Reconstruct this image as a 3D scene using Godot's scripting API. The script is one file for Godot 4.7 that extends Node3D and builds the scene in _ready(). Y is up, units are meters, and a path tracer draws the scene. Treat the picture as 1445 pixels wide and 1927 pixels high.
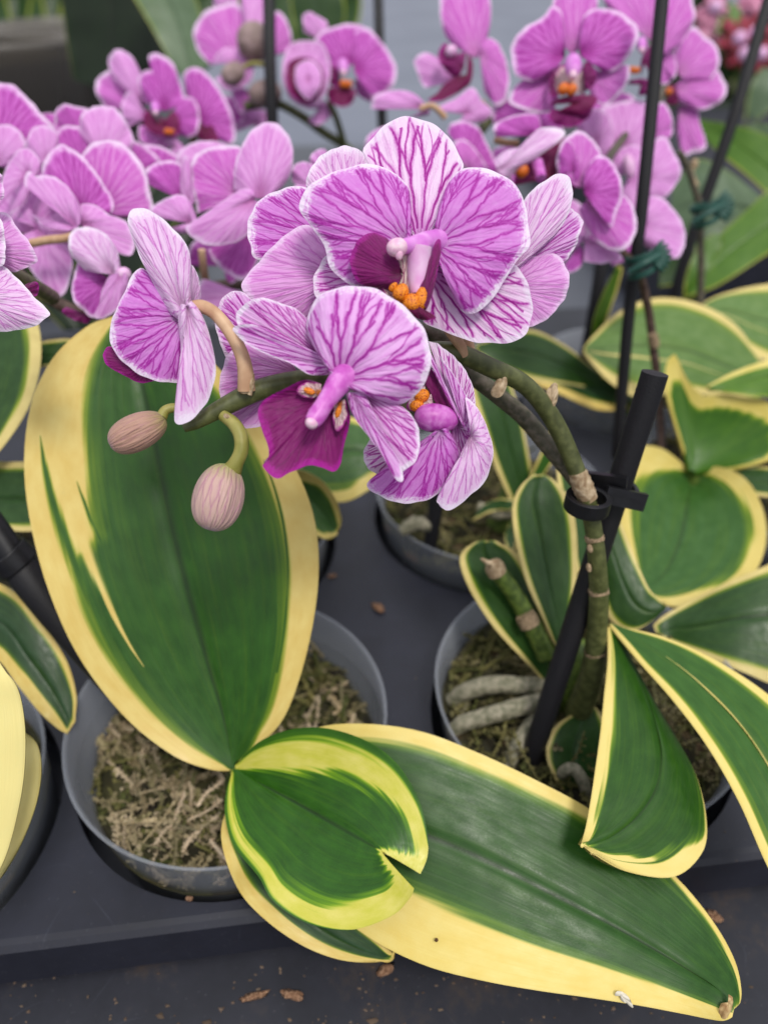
extends Node3D
# A nursery bench: striped moth orchids with cream-edged leaves in frosted pots, set in a black carrying tray.

const F := 1402.0            # focal length of the view in pixels of the 1445 x 1927 photograph
const PITCH := 39.0
var eye := Vector3(0, 0.295, 0)
var axis_up := Vector3(0, cos(deg_to_rad(PITCH)), -sin(deg_to_rad(PITCH)))
var axis_fwd := Vector3(0, -sin(deg_to_rad(PITCH)), -cos(deg_to_rad(PITCH)))
var rng := RandomNumberGenerator.new()
var M := {}
var used := {}
var org := Vector3.ZERO      # base of the thing being built
const RIM_Y := 0.087
const TRAY_Y := 0.069
const LOW_Y := 0.048
const TRAY_TURN := 6.9

func _ready():
	rng.seed = 71
	# ---- camera, sky, light, exposure
	var cam := Camera3D.new()
	cam.name = "camera"
	var att := CameraAttributesPhysical.new()
	att.frustum_focal_length = 35.0 / (2.0 * tan(deg_to_rad(34.5)))
	att.frustum_near = 0.01
	att.frustum_far = 60.0
	att.frustum_focus_distance = 0.176
	att.exposure_aperture = 8.2
	cam.attributes = att
	cam.fov = 69.0
	cam.near = 0.01
	cam.far = 60.0
	cam.position = eye
	cam.rotation_degrees = Vector3(-PITCH, 0, 0)
	add_child(cam)
	cam.current = true
	var we := WorldEnvironment.new()
	we.name = "environment"
	var e := Environment.new()
	e.background_mode = Environment.BG_SKY
	var sm := ProceduralSkyMaterial.new()
	sm.sky_top_color = Color(0.93, 0.94, 0.96)
	sm.sky_horizon_color = Color(0.46, 0.47, 0.50)
	sm.sky_curve = 0.3
	sm.ground_horizon_color = Color(0.20, 0.205, 0.215)
	sm.ground_bottom_color = Color(0.16, 0.165, 0.17)
	sm.sky_energy_multiplier = 1.0
	var sky := Sky.new()
	sky.sky_material = sm
	e.sky = sky
	e.tonemap_mode = Environment.TONE_MAPPER_LINEAR
	e.tonemap_exposure = 1.2
	e.sdfgi_enabled = true
	e.ssao_enabled = true
	e.ssil_enabled = true
	we.environment = e
	add_child(we)
	var sun := DirectionalLight3D.new()
	sun.name = "overcast_sun"
	sun.light_energy = 0.5
	sun.light_angular_distance = 14.0
	sun.light_color = Color(1.0, 0.98, 0.95)
	sun.shadow_enabled = true
	sun.rotation_degrees = Vector3(-62, 30, 0)
	add_child(sun)

	materials()
	setting()
	pots()
	plant_front()
	plant_hero()
	plant_left()
	plant_rear_middle()
	plant_heart()
	plant_pale()
	sprays()
	stakes()
	far_background()
	small_things()

# ------------------------------------------------------------------ places
func P(x: float, y: float, d: float) -> Vector3:
	return eye + Vector3(1, 0, 0) * ((x - 722.5) / F * d) + axis_up * ((963.5 - y) / F * d) + axis_fwd * d

func numbered(called: String) -> String:
	used[called] = used.get(called, -1) + 1
	return called if used[called] == 0 else "%s_%03d" % [called, used[called]]

func thing(called: String, label: String, category: String, at: Vector3, group := "") -> Node3D:
	var o := Node3D.new()
	o.name = numbered(called)
	add_child(o)
	o.position = at
	org = at
	tag(o, label, category, group)
	return o

func tag(o: Node, label: String, category: String, group := ""):
	o.set_meta("label", label)
	o.set_meta("category", category)
	if group != "":
		o.set_meta("group", group)

func part(called: String, mesh: Mesh, m: Material, parent: Node) -> MeshInstance3D:
	var o := MeshInstance3D.new()
	o.mesh = mesh
	o.material_override = m
	o.name = called if parent != self else numbered(called)
	parent.add_child(o, true)
	if parent != self:
		var n := 0
		var base := called
		for c in parent.get_children():
			if c != o and (String(c.name) == base or String(c.name).begins_with(base + "_0")):
				n += 1
		if n > 0:
			o.name = "%s_%03d" % [base, n]
	return o

func holder(called: String, parent: Node) -> Node3D:
	var n := 0
	for c in parent.get_children():
		if String(c.name) == called or String(c.name).begins_with(called + "_0"):
			n += 1
	var o := Node3D.new()
	o.name = called if n == 0 else "%s_%03d" % [called, n]
	parent.add_child(o)
	return o

# ------------------------------------------------------------------ surfaces
func cat(a: Vector3, b: Vector3, c: Vector3, d: Vector3, t: float) -> Vector3:
	return 0.5 * ((2.0 * b) + (c - a) * t + (2.0 * a - 5.0 * b + 4.0 * c - d) * t * t + (3.0 * b - a - 3.0 * c + d) * t * t * t)

func along(p: PackedVector3Array, t: float) -> Vector3:
	var n := p.size() - 1
	var f := clampf(t, 0.0, 1.0) * n
	var i := mini(int(f), n - 1)
	return cat(p[maxi(i - 1, 0)], p[i], p[i + 1], p[mini(i + 2, n)], f - i)

# a thin closed sheet from a grid of points (cols x rows); half(c, r) gives half its thickness there
func sheet(g: PackedVector3Array, cols: int, rows: int, half: PackedFloat32Array, uvs: PackedVector2Array) -> ArrayMesh:
	var nrm := PackedVector3Array()
	nrm.resize(cols * rows)
	for r in rows:
		for c in cols:
			var du := g[r * cols + mini(c + 1, cols - 1)] - g[r * cols + maxi(c - 1, 0)]
			var dv := g[mini(r + 1, rows - 1) * cols + c] - g[maxi(r - 1, 0) * cols + c]
			var n := du.cross(dv)
			if n.length_squared() < 1e-18:
				n = nrm[(r - 1) * cols + c] if r > 0 else Vector3.UP
			nrm[r * cols + c] = n.normalized()
	var mid := (rows / 2) * cols + cols / 2
	var flip := nrm[mid].dot(eye - g[mid]) < 0.0
	if flip:
		for i in nrm.size():
			nrm[i] = -nrm[i]
	var n1 := cols * rows
	var vs := PackedVector3Array()
	var ns := PackedVector3Array()
	var us := PackedVector2Array()
	vs.resize(n1 * 2)
	ns.resize(n1 * 2)
	us.resize(n1 * 2)
	for i in n1:
		vs[i] = g[i] + nrm[i] * half[i] - org
		vs[n1 + i] = g[i] - nrm[i] * half[i] - org
		ns[i] = nrm[i]
		ns[n1 + i] = -nrm[i]
		us[i] = uvs[i]
		us[n1 + i] = uvs[i]
	var idx := PackedInt32Array()
	for r in rows - 1:
		for c in cols - 1:
			var a := r * cols + c
			var b := a + 1
			var d := a + cols
			var e := d + 1
			if flip:
				idx.append_array([a, b, d, b, e, d, n1 + a, n1 + d, n1 + b, n1 + b, n1 + d, n1 + e])
			else:
				idx.append_array([a, d, b, b, d, e, n1 + a, n1 + b, n1 + d, n1 + b, n1 + e, n1 + d])
	return arr_mesh(vs, ns, us, idx)

func arr_mesh(vs: PackedVector3Array, ns: PackedVector3Array, us: PackedVector2Array, idx: PackedInt32Array) -> ArrayMesh:
	# front faces run clockwise: turn round each triangle that disagrees with its normals
	for i in range(0, idx.size(), 3):
		var p := vs[idx[i]]
		if (vs[idx[i + 1]] - p).cross(vs[idx[i + 2]] - p).dot(ns[idx[i]] + ns[idx[i + 1]] + ns[idx[i + 2]]) > 0.0:
			var keep := idx[i + 1]
			idx[i + 1] = idx[i + 2]
			idx[i + 2] = keep
	var a := []
	a.resize(Mesh.ARRAY_MAX)
	a[Mesh.ARRAY_VERTEX] = vs
	a[Mesh.ARRAY_NORMAL] = ns
	a[Mesh.ARRAY_TEX_UV] = us
	a[Mesh.ARRAY_INDEX] = idx
	var m := ArrayMesh.new()
	m.add_surface_from_arrays(Mesh.PRIMITIVE_TRIANGLES, a)
	return m

# a petal: a sheet spreading from its base to an outline; depth slopes gx, gy mm per 100 px, bulge mm towards the viewer, curl mm back at the rim
func fan_mesh(bx: float, by: float, d: float, gx: float, gy: float, bulge: float, pts: Array, curl := 0.0, thick := 0.0005, fine := true) -> ArrayMesh:
	var o := PackedVector3Array()
	for i in pts.size() / 2:
		o.append(Vector3(pts[i * 2], pts[i * 2 + 1], 0))
	var cols := 84 if fine else 44
	var rows := 15 if fine else 9
	# even steps along the outline
	var fine_pts := PackedVector3Array()
	var many := o.size() * 12
	var length := PackedFloat32Array([0.0])
	for i in many + 1:
		fine_pts.append(along(o, float(i) / many))
		if i > 0:
			length.append(length[i - 1] + fine_pts[i].distance_to(fine_pts[i - 1]))
	var total := length[many]
	var g := PackedVector3Array()
	var half := PackedFloat32Array()
	var uvs := PackedVector2Array()
	g.resize(cols * rows)
	half.resize(cols * rows)
	uvs.resize(cols * rows)
	var ph := rng.randf() * 6.28
	var ph2 := rng.randf() * 6.28
	var at := 0
	for c in cols:
		var want := total * c / (cols - 1)
		while at < many - 1 and length[at + 1] < want:
			at += 1
		var q := fine_pts[at].lerp(fine_pts[at + 1], clampf((want - length[at]) / maxf(length[at + 1] - length[at], 1e-5), 0, 1))
		var s := float(c) / (cols - 1)
		var wob := 1.0 + 0.006 * sin(s * 37.0 + ph) + 0.005 * sin(s * 71.0 + ph2)
		for r in rows:
			var k := 0.02 + 0.98 * (1.0 - pow(1.0 - float(r) / (rows - 1), 1.35))
			var kk := k * lerpf(1.0, wob, k)
			var x := bx + (q.x - bx) * kk
			var y := by + (q.y - by) * kk
			var z := d + (gx * (x - bx) + gy * (y - by)) * 1e-5
			z -= bulge * 1e-3 * sin(PI * pow(k, 0.8) * 0.94)
			z += curl * 1e-3 * k * k * k
			z += k * k * d * 0.0022 * (sin(s * 15.0 + ph) + 0.6 * sin(s * 29.0 + ph2))
			z += 0.0009 * (d / 0.17) * pow(absf(2.0 * s - 1.0), 3.0) * k
			g[r * cols + c] = P(x, y, z)
			half[r * cols + c] = thick * sqrt(maxf(1.0 - pow(k, 10.0), 0.0)) * 0.5
			uvs[r * cols + c] = Vector2(s, k)
	return sheet(g, cols, rows, half, uvs)

func fan(parent: Node, called: String, m: String, bx: float, by: float, d: float, gx: float, gy: float, bulge: float, pts: Array, curl := 0.0, thick := 0.0005) -> MeshInstance3D:
	return part(called, fan_mesh(bx, by, d, gx, gy, bulge, pts, curl, thick, d < 0.235), M[m], parent)

# a leaf: stations of [left x, y, d, middle x, y, d, right x, y, d] from base to tip
func leaf(parent: Node, m: String, st: Array, keel := 1.6, thick := 0.0016, called := "leaf") -> MeshInstance3D:
	var L := PackedVector3Array()
	var C := PackedVector3Array()
	var R := PackedVector3Array()
	for s in st:
		L.append(Vector3(s[0], s[1], s[2]))
		C.append(Vector3(s[3], s[4], s[5]))
		R.append(Vector3(s[6], s[7], s[8]))
	var rows := 72
	var cols := 41
	var g := PackedVector3Array()
	var half := PackedFloat32Array()
	var uvs := PackedVector2Array()
	var ph := rng.randf() * 6.28
	for r in rows:
		var t := float(r) / (rows - 1)
		var v := 0.5 - 0.5 * cos(PI * t)
		v = lerpf(t, v, 0.6)
		var l := along(L, v)
		var c0 := along(C, v)
		var rr := along(R, v)
		for c in cols:
			var w := float(c) / (cols - 1) * 2.0 - 1.0
			var u := signf(w) * (1.0 - pow(1.0 - absf(w), 1.4))
			var q := c0 + (rr - l) * 0.5 * u + ((rr + l) * 0.5 - c0) * pow(absf(u), keel)
			# faint ripples along the blade and a shallow groove at the midrib
			q.z += 0.0005 * sin(v * 9.0 + ph + u * 2.0) * absf(u) + 0.00025 * sin(v * 23.0 + ph * 2.0) * u * u
			q.z += 0.0011 * exp(-u * u * 420.0) * sin(PI * v)
			g.append(P(q.x, q.y, q.z))
			half.append(thick * 0.5 * sqrt(maxf(1.0 - pow(absf(u), 14.0), 0.0)) * sqrt(maxf(1.0 - pow(v, 30.0), 0.0)))
			uvs.append(Vector2(u * 0.5 + 0.5, v))
	return part(called, sheet(g, cols, rows, half, uvs), M[m], parent)

# a round rod through [x, y, d, radius mm] points
func tube_mesh(pts: Array, sides := 14, steps := 0, lump := 0.0) -> ArrayMesh:
	var w := PackedVector3Array()
	var rad := PackedVector3Array()
	for p in pts:
		w.append(P(p[0], p[1], p[2]))
		rad.append(Vector3(p[3] * 1e-3, 0, 0))
	return rod_mesh(w, rad, sides, steps, lump)

func rod_mesh(w: PackedVector3Array, rad: PackedVector3Array, sides := 14, steps := 0, lump := 0.0) -> ArrayMesh:
	var n := steps if steps > 0 else maxi((w.size() - 1) * 7, 2)
	var vs := PackedVector3Array()
	var ns := PackedVector3Array()
	var us := PackedVector2Array()
	var idx := PackedInt32Array()
	var side := Vector3.RIGHT
	var ph := rng.randf() * 6.28
	for i in n + 1:
		var t := float(i) / n
		var p := along(w, t)
		var tan_ := (along(w, minf(t + 0.01, 1.0)) - along(w, maxf(t - 0.01, 0.0))).normalized()
		side = (side - tan_ * side.dot(tan_))
		if side.length() < 0.05:
			side = Vector3.FORWARD - tan_ * Vector3.FORWARD.dot(tan_)
		side = side.normalized()
		var b := tan_.cross(side)
		var r := along(rad, t).x
		for k in sides + 1:
			var a := TAU * k / sides
			var dirn := side * cos(a) + b * sin(a)
			var rr := r * (1.0 + lump * (sin(t * 31.0 + ph + cos(a) * 2.0) + 0.6 * sin(t * 57.0 + a + ph)))
			vs.append(p + dirn * rr - org)
			ns.append(dirn)
			us.append(Vector2(float(k) / sides, t))
	for i in n:
		for k in sides:
			var a0 := i * (sides + 1) + k
			idx.append_array([a0, a0 + 1, a0 + sides + 1, a0 + 1, a0 + sides + 2, a0 + sides + 1])
	for end in 2:
		var t := float(end)
		var p := along(w, t)
		var tn := (along(w, 1.0) - along(w, 0.98)).normalized() if end == 1 else (along(w, 0.0) - along(w, 0.02)).normalized()
		var first := vs.size()
		vs.append(p - org + tn * along(rad, t).x * 0.12)
		ns.append(tn)
		us.append(Vector2(0.5, t))
		var row := end * n * (sides + 1)
		for k in sides + 1:
			vs.append(vs[row + k])
			ns.append(tn)
			us.append(Vector2(0.5, t))
		for k in sides:
			if end == 1:
				idx.append_array([first, first + 1 + k, first + 2 + k])
			else:
				idx.append_array([first, first + 2 + k, first + 1 + k])
	return arr_mesh(vs, ns, us, idx)

func tube(parent: Node, called: String, m: String, pts: Array, sides := 14, lump := 0.0) -> MeshInstance3D:
	return part(called, tube_mesh(pts, sides, 0, lump), M[m], parent)

# an egg with seams, from a (stalk end) to b (tip)
func egg_mesh(a: Vector3, b: Vector3, rmax: float, seam := 0.05, blunt := 0.5) -> ArrayMesh:
	var tn := (b - a).normalized()
	var side := tn.cross(Vector3(0.3, 0.9, 0.2)).normalized()
	var bi := tn.cross(side)
	var n := 22
	var sides := 36
	var g := PackedVector3Array()
	for i in n + 1:
		var t := float(i) / n
		var th := PI * t
		var l := 0.5 - 0.5 * cos(th)
		var r := rmax * pow(sin(th), 0.85) * (1.0 + (blunt - 0.5) * cos(th))
		for k in sides + 1:
			var an := TAU * k / sides
			var rr := r * (1.0 - seam * exp(-pow(sin(1.5 * an + 0.4), 2.0) * 26.0) * sin(th))
			g.append(a.lerp(b, l) + (side * cos(an) + bi * sin(an)) * rr)
	var vs := PackedVector3Array()
	var ns := PackedVector3Array()
	var us := PackedVector2Array()
	var idx := PackedInt32Array()
	for i in n + 1:
		for k in sides + 1:
			var at := i * (sides + 1) + k
			var du := g[i * (sides + 1) + (k + 1) % sides] - g[i * (sides + 1) + (k + sides - 1) % sides]
			var dv := g[mini(i + 1, n) * (sides + 1) + k] - g[maxi(i - 1, 0) * (sides + 1) + k]
			var nn := du.cross(dv)
			if nn.length_squared() < 1e-18:
				nn = tn if i > 0 else -tn
			nn = nn.normalized()
			if nn.dot(g[at] - a.lerp(b, 0.5)) < 0:
				nn = -nn
			vs.append(g[at] - org)
			ns.append(nn)
			us.append(Vector2(float(k) / sides, float(i) / n))
			if i < n and k < sides:
				idx.append_array([at, at + 1, at + sides + 1, at + 1, at + sides + 2, at + sides + 1])
	return arr_mesh(vs, ns, us, idx)

func bud(parent: Node, called: String, m: String, ax: float, ay: float, bx: float, by: float, d: float, d2: float, rmm: float, seam := 0.07, blunt := 0.5) -> MeshInstance3D:
	return part(called, egg_mesh(P(ax, ay, d), P(bx, by, d2), rmm * 1e-3, seam, blunt), M[m], parent)

# a turned shape: profile of (radius, height), closed round the y axis
func lathe(profile: PackedVector2Array, sides := 72) -> ArrayMesh:
	var st := SurfaceTool.new()
	st.begin(Mesh.PRIMITIVE_TRIANGLES)
	var n := profile.size()
	for i in n - 1:
		var p := profile[i]
		var q := profile[i + 1]
		for k in sides:
			var a := TAU * k / sides
			var b := TAU * (k + 1) / sides
			var v := [Vector3(p.x * cos(a), p.y, p.x * sin(a)), Vector3(p.x * cos(b), p.y, p.x * sin(b)), Vector3(q.x * cos(b), q.y, q.x * sin(b)), Vector3(q.x * cos(a), q.y, q.x * sin(a))]
			for j in [0, 2, 1, 0, 3, 2]:
				st.add_vertex(v[j])
	st.index()
	st.generate_normals()
	return st.commit()

# ------------------------------------------------------------------ materials
func noise_field(w: int, h: int, freq: float, sd: int, stretch := Vector2.ONE, octaves := 3) -> PackedByteArray:
	var n := FastNoiseLite.new()
	n.seed = sd
	n.frequency = freq
	n.fractal_octaves = octaves
	n.noise_type = FastNoiseLite.TYPE_SIMPLEX_SMOOTH
	var im := n.get_image(maxi(int(w * stretch.x), 4), maxi(int(h * stretch.y), 4), false, false, false)
	im.convert(Image.FORMAT_L8)
	im.resize(w, h, Image.INTERPOLATE_CUBIC)
	return im.get_data()

func picture(w: int, h: int, data: PackedByteArray) -> ImageTexture:
	return ImageTexture.create_from_image(Image.create_from_data(w, h, false, Image.FORMAT_RGB8, data))

func plain(c: Color, rough := 0.6, spec := 0.5) -> StandardMaterial3D:
	var m := StandardMaterial3D.new()
	m.albedo_color = c
	m.roughness = rough
	m.metallic_specular = spec
	return m

func mottled(dark: Color, light: Color, freq: float, rough: float, scale := 40.0, bump := 0.0, sd := 3) -> StandardMaterial3D:
	var n := FastNoiseLite.new()
	n.seed = sd
	n.frequency = freq
	n.fractal_octaves = 4
	var g := Gradient.new()
	g.set_color(0, dark)
	g.set_color(1, light)
	g.set_offset(0, 0.25)
	g.set_offset(1, 0.78)
	var t := NoiseTexture2D.new()
	t.width = 256
	t.height = 256
	t.seamless = true
	t.noise = n
	t.color_ramp = g
	var m := StandardMaterial3D.new()
	m.albedo_texture = t
	m.roughness = rough
	m.uv1_triplanar = true
	m.uv1_scale = Vector3.ONE * scale
	if bump > 0.0:
		var b := NoiseTexture2D.new()
		b.width = 256
		b.height = 256
		b.seamless = true
		b.noise = n
		m.heightmap_enabled = true
		m.heightmap_texture = b
		m.heightmap_scale = bump
	return m

# petal print, in (around the outline, out from the base) coordinates
func petal_print(sd: int, base: Color, mid: Color, rim: Color, vein: Color, mains: int, forks: int, strength: float, width: float, net := 0.5, rim_at := 0.93) -> StandardMaterial3D:
	var W := 640
	var H := 320
	var r := RandomNumberGenerator.new()
	r.seed = sd
	var ink := PackedFloat32Array()
	ink.resize(W * H)
	# strands of vein: s at the start, radius at the start, drift, width, generation
	var todo := []
	for i in mains:
		todo.append([(i + 0.5 + r.randf_range(-0.18, 0.18)) / mains, r.randf_range(0.10, 0.2), 0.0, 1.0, 0])
	while todo.size() > 0:
		var v = todo.pop_back()
		var s: float = v[0]
		var k: float = v[1]
		var drift: float = v[2]
		var wd: float = v[3]
		var gen: int = v[4]
		var stop := rim_at + r.randf_range(-0.07, 0.05)
		if gen >= 2 and r.randf() < 0.3:
			stop = minf(stop, k + r.randf_range(0.1, 0.3))
		var fork := k + r.randf_range(0.16, 0.32) * (1.0 if gen > 0 else 1.25)
		var ph := r.randf() * 6.28
		var ink_s := r.randf_range(0.7, 1.0)
		while k < stop:
			var y := int(k * H)
			var cx := (s + 0.0035 * sin(k * 34.0 + ph) / k * 0.5) * W
			var hw := maxf(width * wd / (0.35 + k) * (1.12 - 0.5 * k), 0.9)
			var ho := hw * 2.3 + 1.0
			for x in range(int(floor(cx - ho)), int(ceil(cx + ho)) + 1):
				if x < 0 or x >= W or y >= H:
					continue
				var f := 1.0 - pow((x + 0.5 - cx) / (hw + 0.5), 2.0)
				var fo := 0.34 * (1.0 - pow((x + 0.5 - cx) / ho, 2.0))
				f = maxf(minf(f * 1.25, 1.0), fo)
				if f > 0.0:
					ink[y * W + x] = maxf(ink[y * W + x], f * ink_s)
			s += drift / H
			k += 1.0 / H
			if k > fork and gen < forks:
				var sp := r.randf_range(0.035, 0.075) / (0.5 + gen)
				todo.append([s, k, drift * 0.4 - sp, wd * 0.8, gen + 1])
				todo.append([s, k, drift * 0.4 + sp * r.randf_range(0.5, 1.1), wd * 0.85, gen + 1])
				break
			if r.randf() < net * 0.010 and k > 0.35 and k < 0.86:      # a short side vein
				todo.append([s, k, (0.16 if r.randf() < 0.5 else -0.16) * r.randf_range(0.6, 1.2), wd * 0.6, forks + 1])
	# let the ink bleed a little
	var bytes := PackedByteArray()
	bytes.resize(W * H)
	for i in W * H:
		bytes[i] = int(ink[i] * 255.0)
	var soft_ink := Image.create_from_data(W, H, false, Image.FORMAT_L8, bytes)
	soft_ink.resize(W / 2, H / 2, Image.INTERPOLATE_BILINEAR)
	soft_ink.resize(W, H, Image.INTERPOLATE_CUBIC)
	bytes = soft_ink.get_data()
	for i in W * H:
		ink[i] = bytes[i] / 255.0
	var n1 := noise_field(W, H, 0.02, sd + 1, Vector2(0.5, 1))
	var n2 := noise_field(W, H, 0.11, sd + 2)
	var n3 := noise_field(W, H, 0.05, sd + 3, Vector2(1, 0.14))
	var px := PackedByteArray()
	px.resize(W * H * 3)
	var at := 0
	for y in H:
		var k := float(y) / H
		var g := base.lerp(mid, smoothstep(0.05, 0.4, k))
		for x in W:
			var i := y * W + x
			var a := n1[i] / 255.0 - 0.5
			var b := n2[i] / 255.0 - 0.5
			var s3 := n3[i] / 255.0 - 0.5
			var edge := smoothstep(rim_at - 0.06, 0.985, k + a * 0.09 + b * 0.08)
			var c := g.lerp(rim, clampf(edge + 0.35 * a + 0.28 * b, 0.0, 1.0))
			var t := ink[i] * strength * clampf(0.94 + b * 0.5, 0.3, 1.0) * (1.0 - 0.8 * edge)
			t += clampf((s3 * 1.6 + b * 0.5) * strength * 0.35, -0.1, 0.22) * (1.0 - edge)
			c = c.lerp(vein, clampf(t, 0.0, 1.0))
			px[at] = clampi(int(c.r * 255.0), 0, 255)
			px[at + 1] = clampi(int(c.g * 255.0), 0, 255)
			px[at + 2] = clampi(int(c.b * 255.0), 0, 255)
			at += 3
	var m := StandardMaterial3D.new()
	m.albedo_texture = picture(W, H, px)
	m.texture_repeat = false
	m.roughness = 0.5
	m.metallic_specular = 0.35
	m.backlight_enabled = true
	m.backlight = Color(0.42, 0.42, 0.42)
	m.rim_enabled = true
	m.rim = 0.25
	if not M.has("petal_relief"):
		M.petal_relief = ImageTexture.create_from_image(Image.create_from_data(W, H, false, Image.FORMAT_L8, n3))
	m.heightmap_enabled = true
	m.heightmap_texture = M.petal_relief
	m.heightmap_scale = 0.035
	return m

func knot(a: Array, v: float) -> float:
	# a is v0, w0, v1, w1 ...: straight lines between
	if v <= a[0]:
		return a[1]
	for i in range(2, a.size(), 2):
		if v <= a[i]:
			return lerpf(a[i - 1], a[i + 1], smoothstep(0, 1, (v - a[i - 2]) / (a[i] - a[i - 2])))
	return a[a.size() - 1]

# a cream-edged leaf: margin widths (share of the half blade) along the left and right, width at the tip, streaks [u0, v0, u1, v1, half width, green 1 / cream 0]
func leaf_print(sd: int, left: Array, right: Array, tip: float, streaks: Array, jag := 0.05, green := Color(0.165, 0.31, 0.115), lit := Color(0.275, 0.40, 0.215), cream := Color(0.89, 0.79, 0.47), lime := Color(0.47, 0.56, 0.10), wide := 384, tall := 640, polar := false) -> StandardMaterial3D:
	var W := wide
	var H := tall
	var n1 := noise_field(W, H, 0.05, sd, Vector2(1, 0.05))       # long streaks
	var n2 := noise_field(W, H, 0.018, sd + 1)                   # broad clouds
	var n3 := noise_field(W, H, 0.22, sd + 2)                    # grain
	var n4 := noise_field(W, H, 0.035, sd + 3, Vector2(1, 0.12), 2)
	var r := RandomNumberGenerator.new()
	r.seed = sd
	var px := PackedByteArray()
	px.resize(W * H * 3)
	var rough := PackedByteArray()
	rough.resize(W * H)
	var at := 0
	cream = Color(cream.r * 0.965, cream.g * 0.965, cream.b * 0.90)
	var pale := cream.lerp(Color(0.90, 0.84, 0.55), 0.55)
	for y in H:
		var v := float(y) / H
		var lm := knot(left, v)
		var rm := knot(right, v)
		var tipd := (1.0 - v - tip) * 2.2 if tip > 0.0 else 9.0
		for x in W:
			var i := y * W + x
			var u := (x + 0.5) / W * 2.0 - 1.0
			var a := n1[i] / 255.0 - 0.5
			var b := n2[i] / 255.0 - 0.5
			var g3 := n3[i] / 255.0 - 0.5
			var c4 := n4[i] / 255.0 - 0.5
			var inside := 1.0 - absf(u) - (lm if u < 0 else rm)
			if polar:
				inside = 9.0
			inside = minf(inside, tipd) + a * jag * 2.0 + c4 * jag * 1.4
			var mask := smoothstep(-0.025, 0.045, inside)
			var soft := smoothstep(-0.02, 0.16, inside)
			for s in streaks:
				if v > s[1] and v < s[3]:
					var q: float = (v - s[1]) / (s[3] - s[1])
					var du: float = absf(u - lerpf(s[0], s[2], q)) / (s[4] * (pow(1.0 - q, 0.8) if s[5] > 0.5 else pow(q, 1.2)) + 0.003) + a * 1.2
					var k := 1.0 - smoothstep(0.35, 1.35, du)
					if s[5] > 0.5:
						mask = maxf(mask, k)
						soft = maxf(soft, (1.0 - smoothstep(0.1, 0.9, du)) * 0.9)
					else:
						mask *= 1.0 - k
			var gr := green.lerp(lit, clampf(0.42 + b * 0.7 + a * 0.45 + g3 * 0.30, 0.0, 1.0))
			var mid_ := exp(-u * u * 1500.0) if not polar else 0.0
			gr = gr.lerp(green * 0.62, mid_ * 0.85 * (1.0 - v * 0.5))
			gr = gr.lerp(lit, 0.16 * pow(0.5 + 0.5 * sin(u * 95.0 + b * 5.0), 3.0))
			gr = lime.lerp(gr, clampf(soft + a * 0.6, 0.0, 1.0))
			var cr := cream.lerp(pale, clampf(0.45 + b * 1.3 + a * 0.25 + g3 * 0.35, 0.0, 1.0))
			var c := cr.lerp(gr, mask)
			px[at] = clampi(int(c.r * 255.0), 0, 255)
			px[at + 1] = clampi(int(c.g * 255.0), 0, 255)
			px[at + 2] = clampi(int(c.b * 255.0), 0, 255)
			rough[i] = clampi(int(108.0 + b * 70.0 + g3 * 50.0), 0, 255)
			at += 3
	var im := Image.create_from_data(W, H, false, Image.FORMAT_RGB8, px)
	# dust and lime spots left by watering
	for n in W * H / 1000:
		var cx := int(r.randf() * W)
		var cy := int(r.randf() * H)
		var many := 1 if r.randf() < 0.93 else r.randi_range(4, 14)
		for q in many:
			var x := cx + int(r.randfn() * 5.0) * int(many > 1)
			var y := cy + int(r.randfn() * 6.0) * int(many > 1)
			if x > 0 and y > 0 and x < W and y < H:
				im.set_pixel(x, y, im.get_pixel(x, y).lerp(Color(0.62, 0.68, 0.60), r.randf_range(0.08, 0.42)))
	var m := StandardMaterial3D.new()
	m.albedo_texture = ImageTexture.create_from_image(im)
	m.texture_repeat = false
	m.roughness = 1.0
	if not M.has("leaf_gloss"):
		M.leaf_gloss = ImageTexture.create_from_image(Image.create_from_data(W, H, false, Image.FORMAT_L8, rough))
		M.leaf_relief = ImageTexture.create_from_image(Image.create_from_data(W, H, false, Image.FORMAT_L8, n1))
	m.roughness_texture = M.leaf_gloss
	m.metallic_specular = 0.42
	m.backlight_enabled = true
	m.backlight = Color(0.12, 0.12, 0.10)
	m.heightmap_enabled = true
	m.heightmap_texture = M.leaf_relief
	m.heightmap_scale = 0.004
	return m

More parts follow.
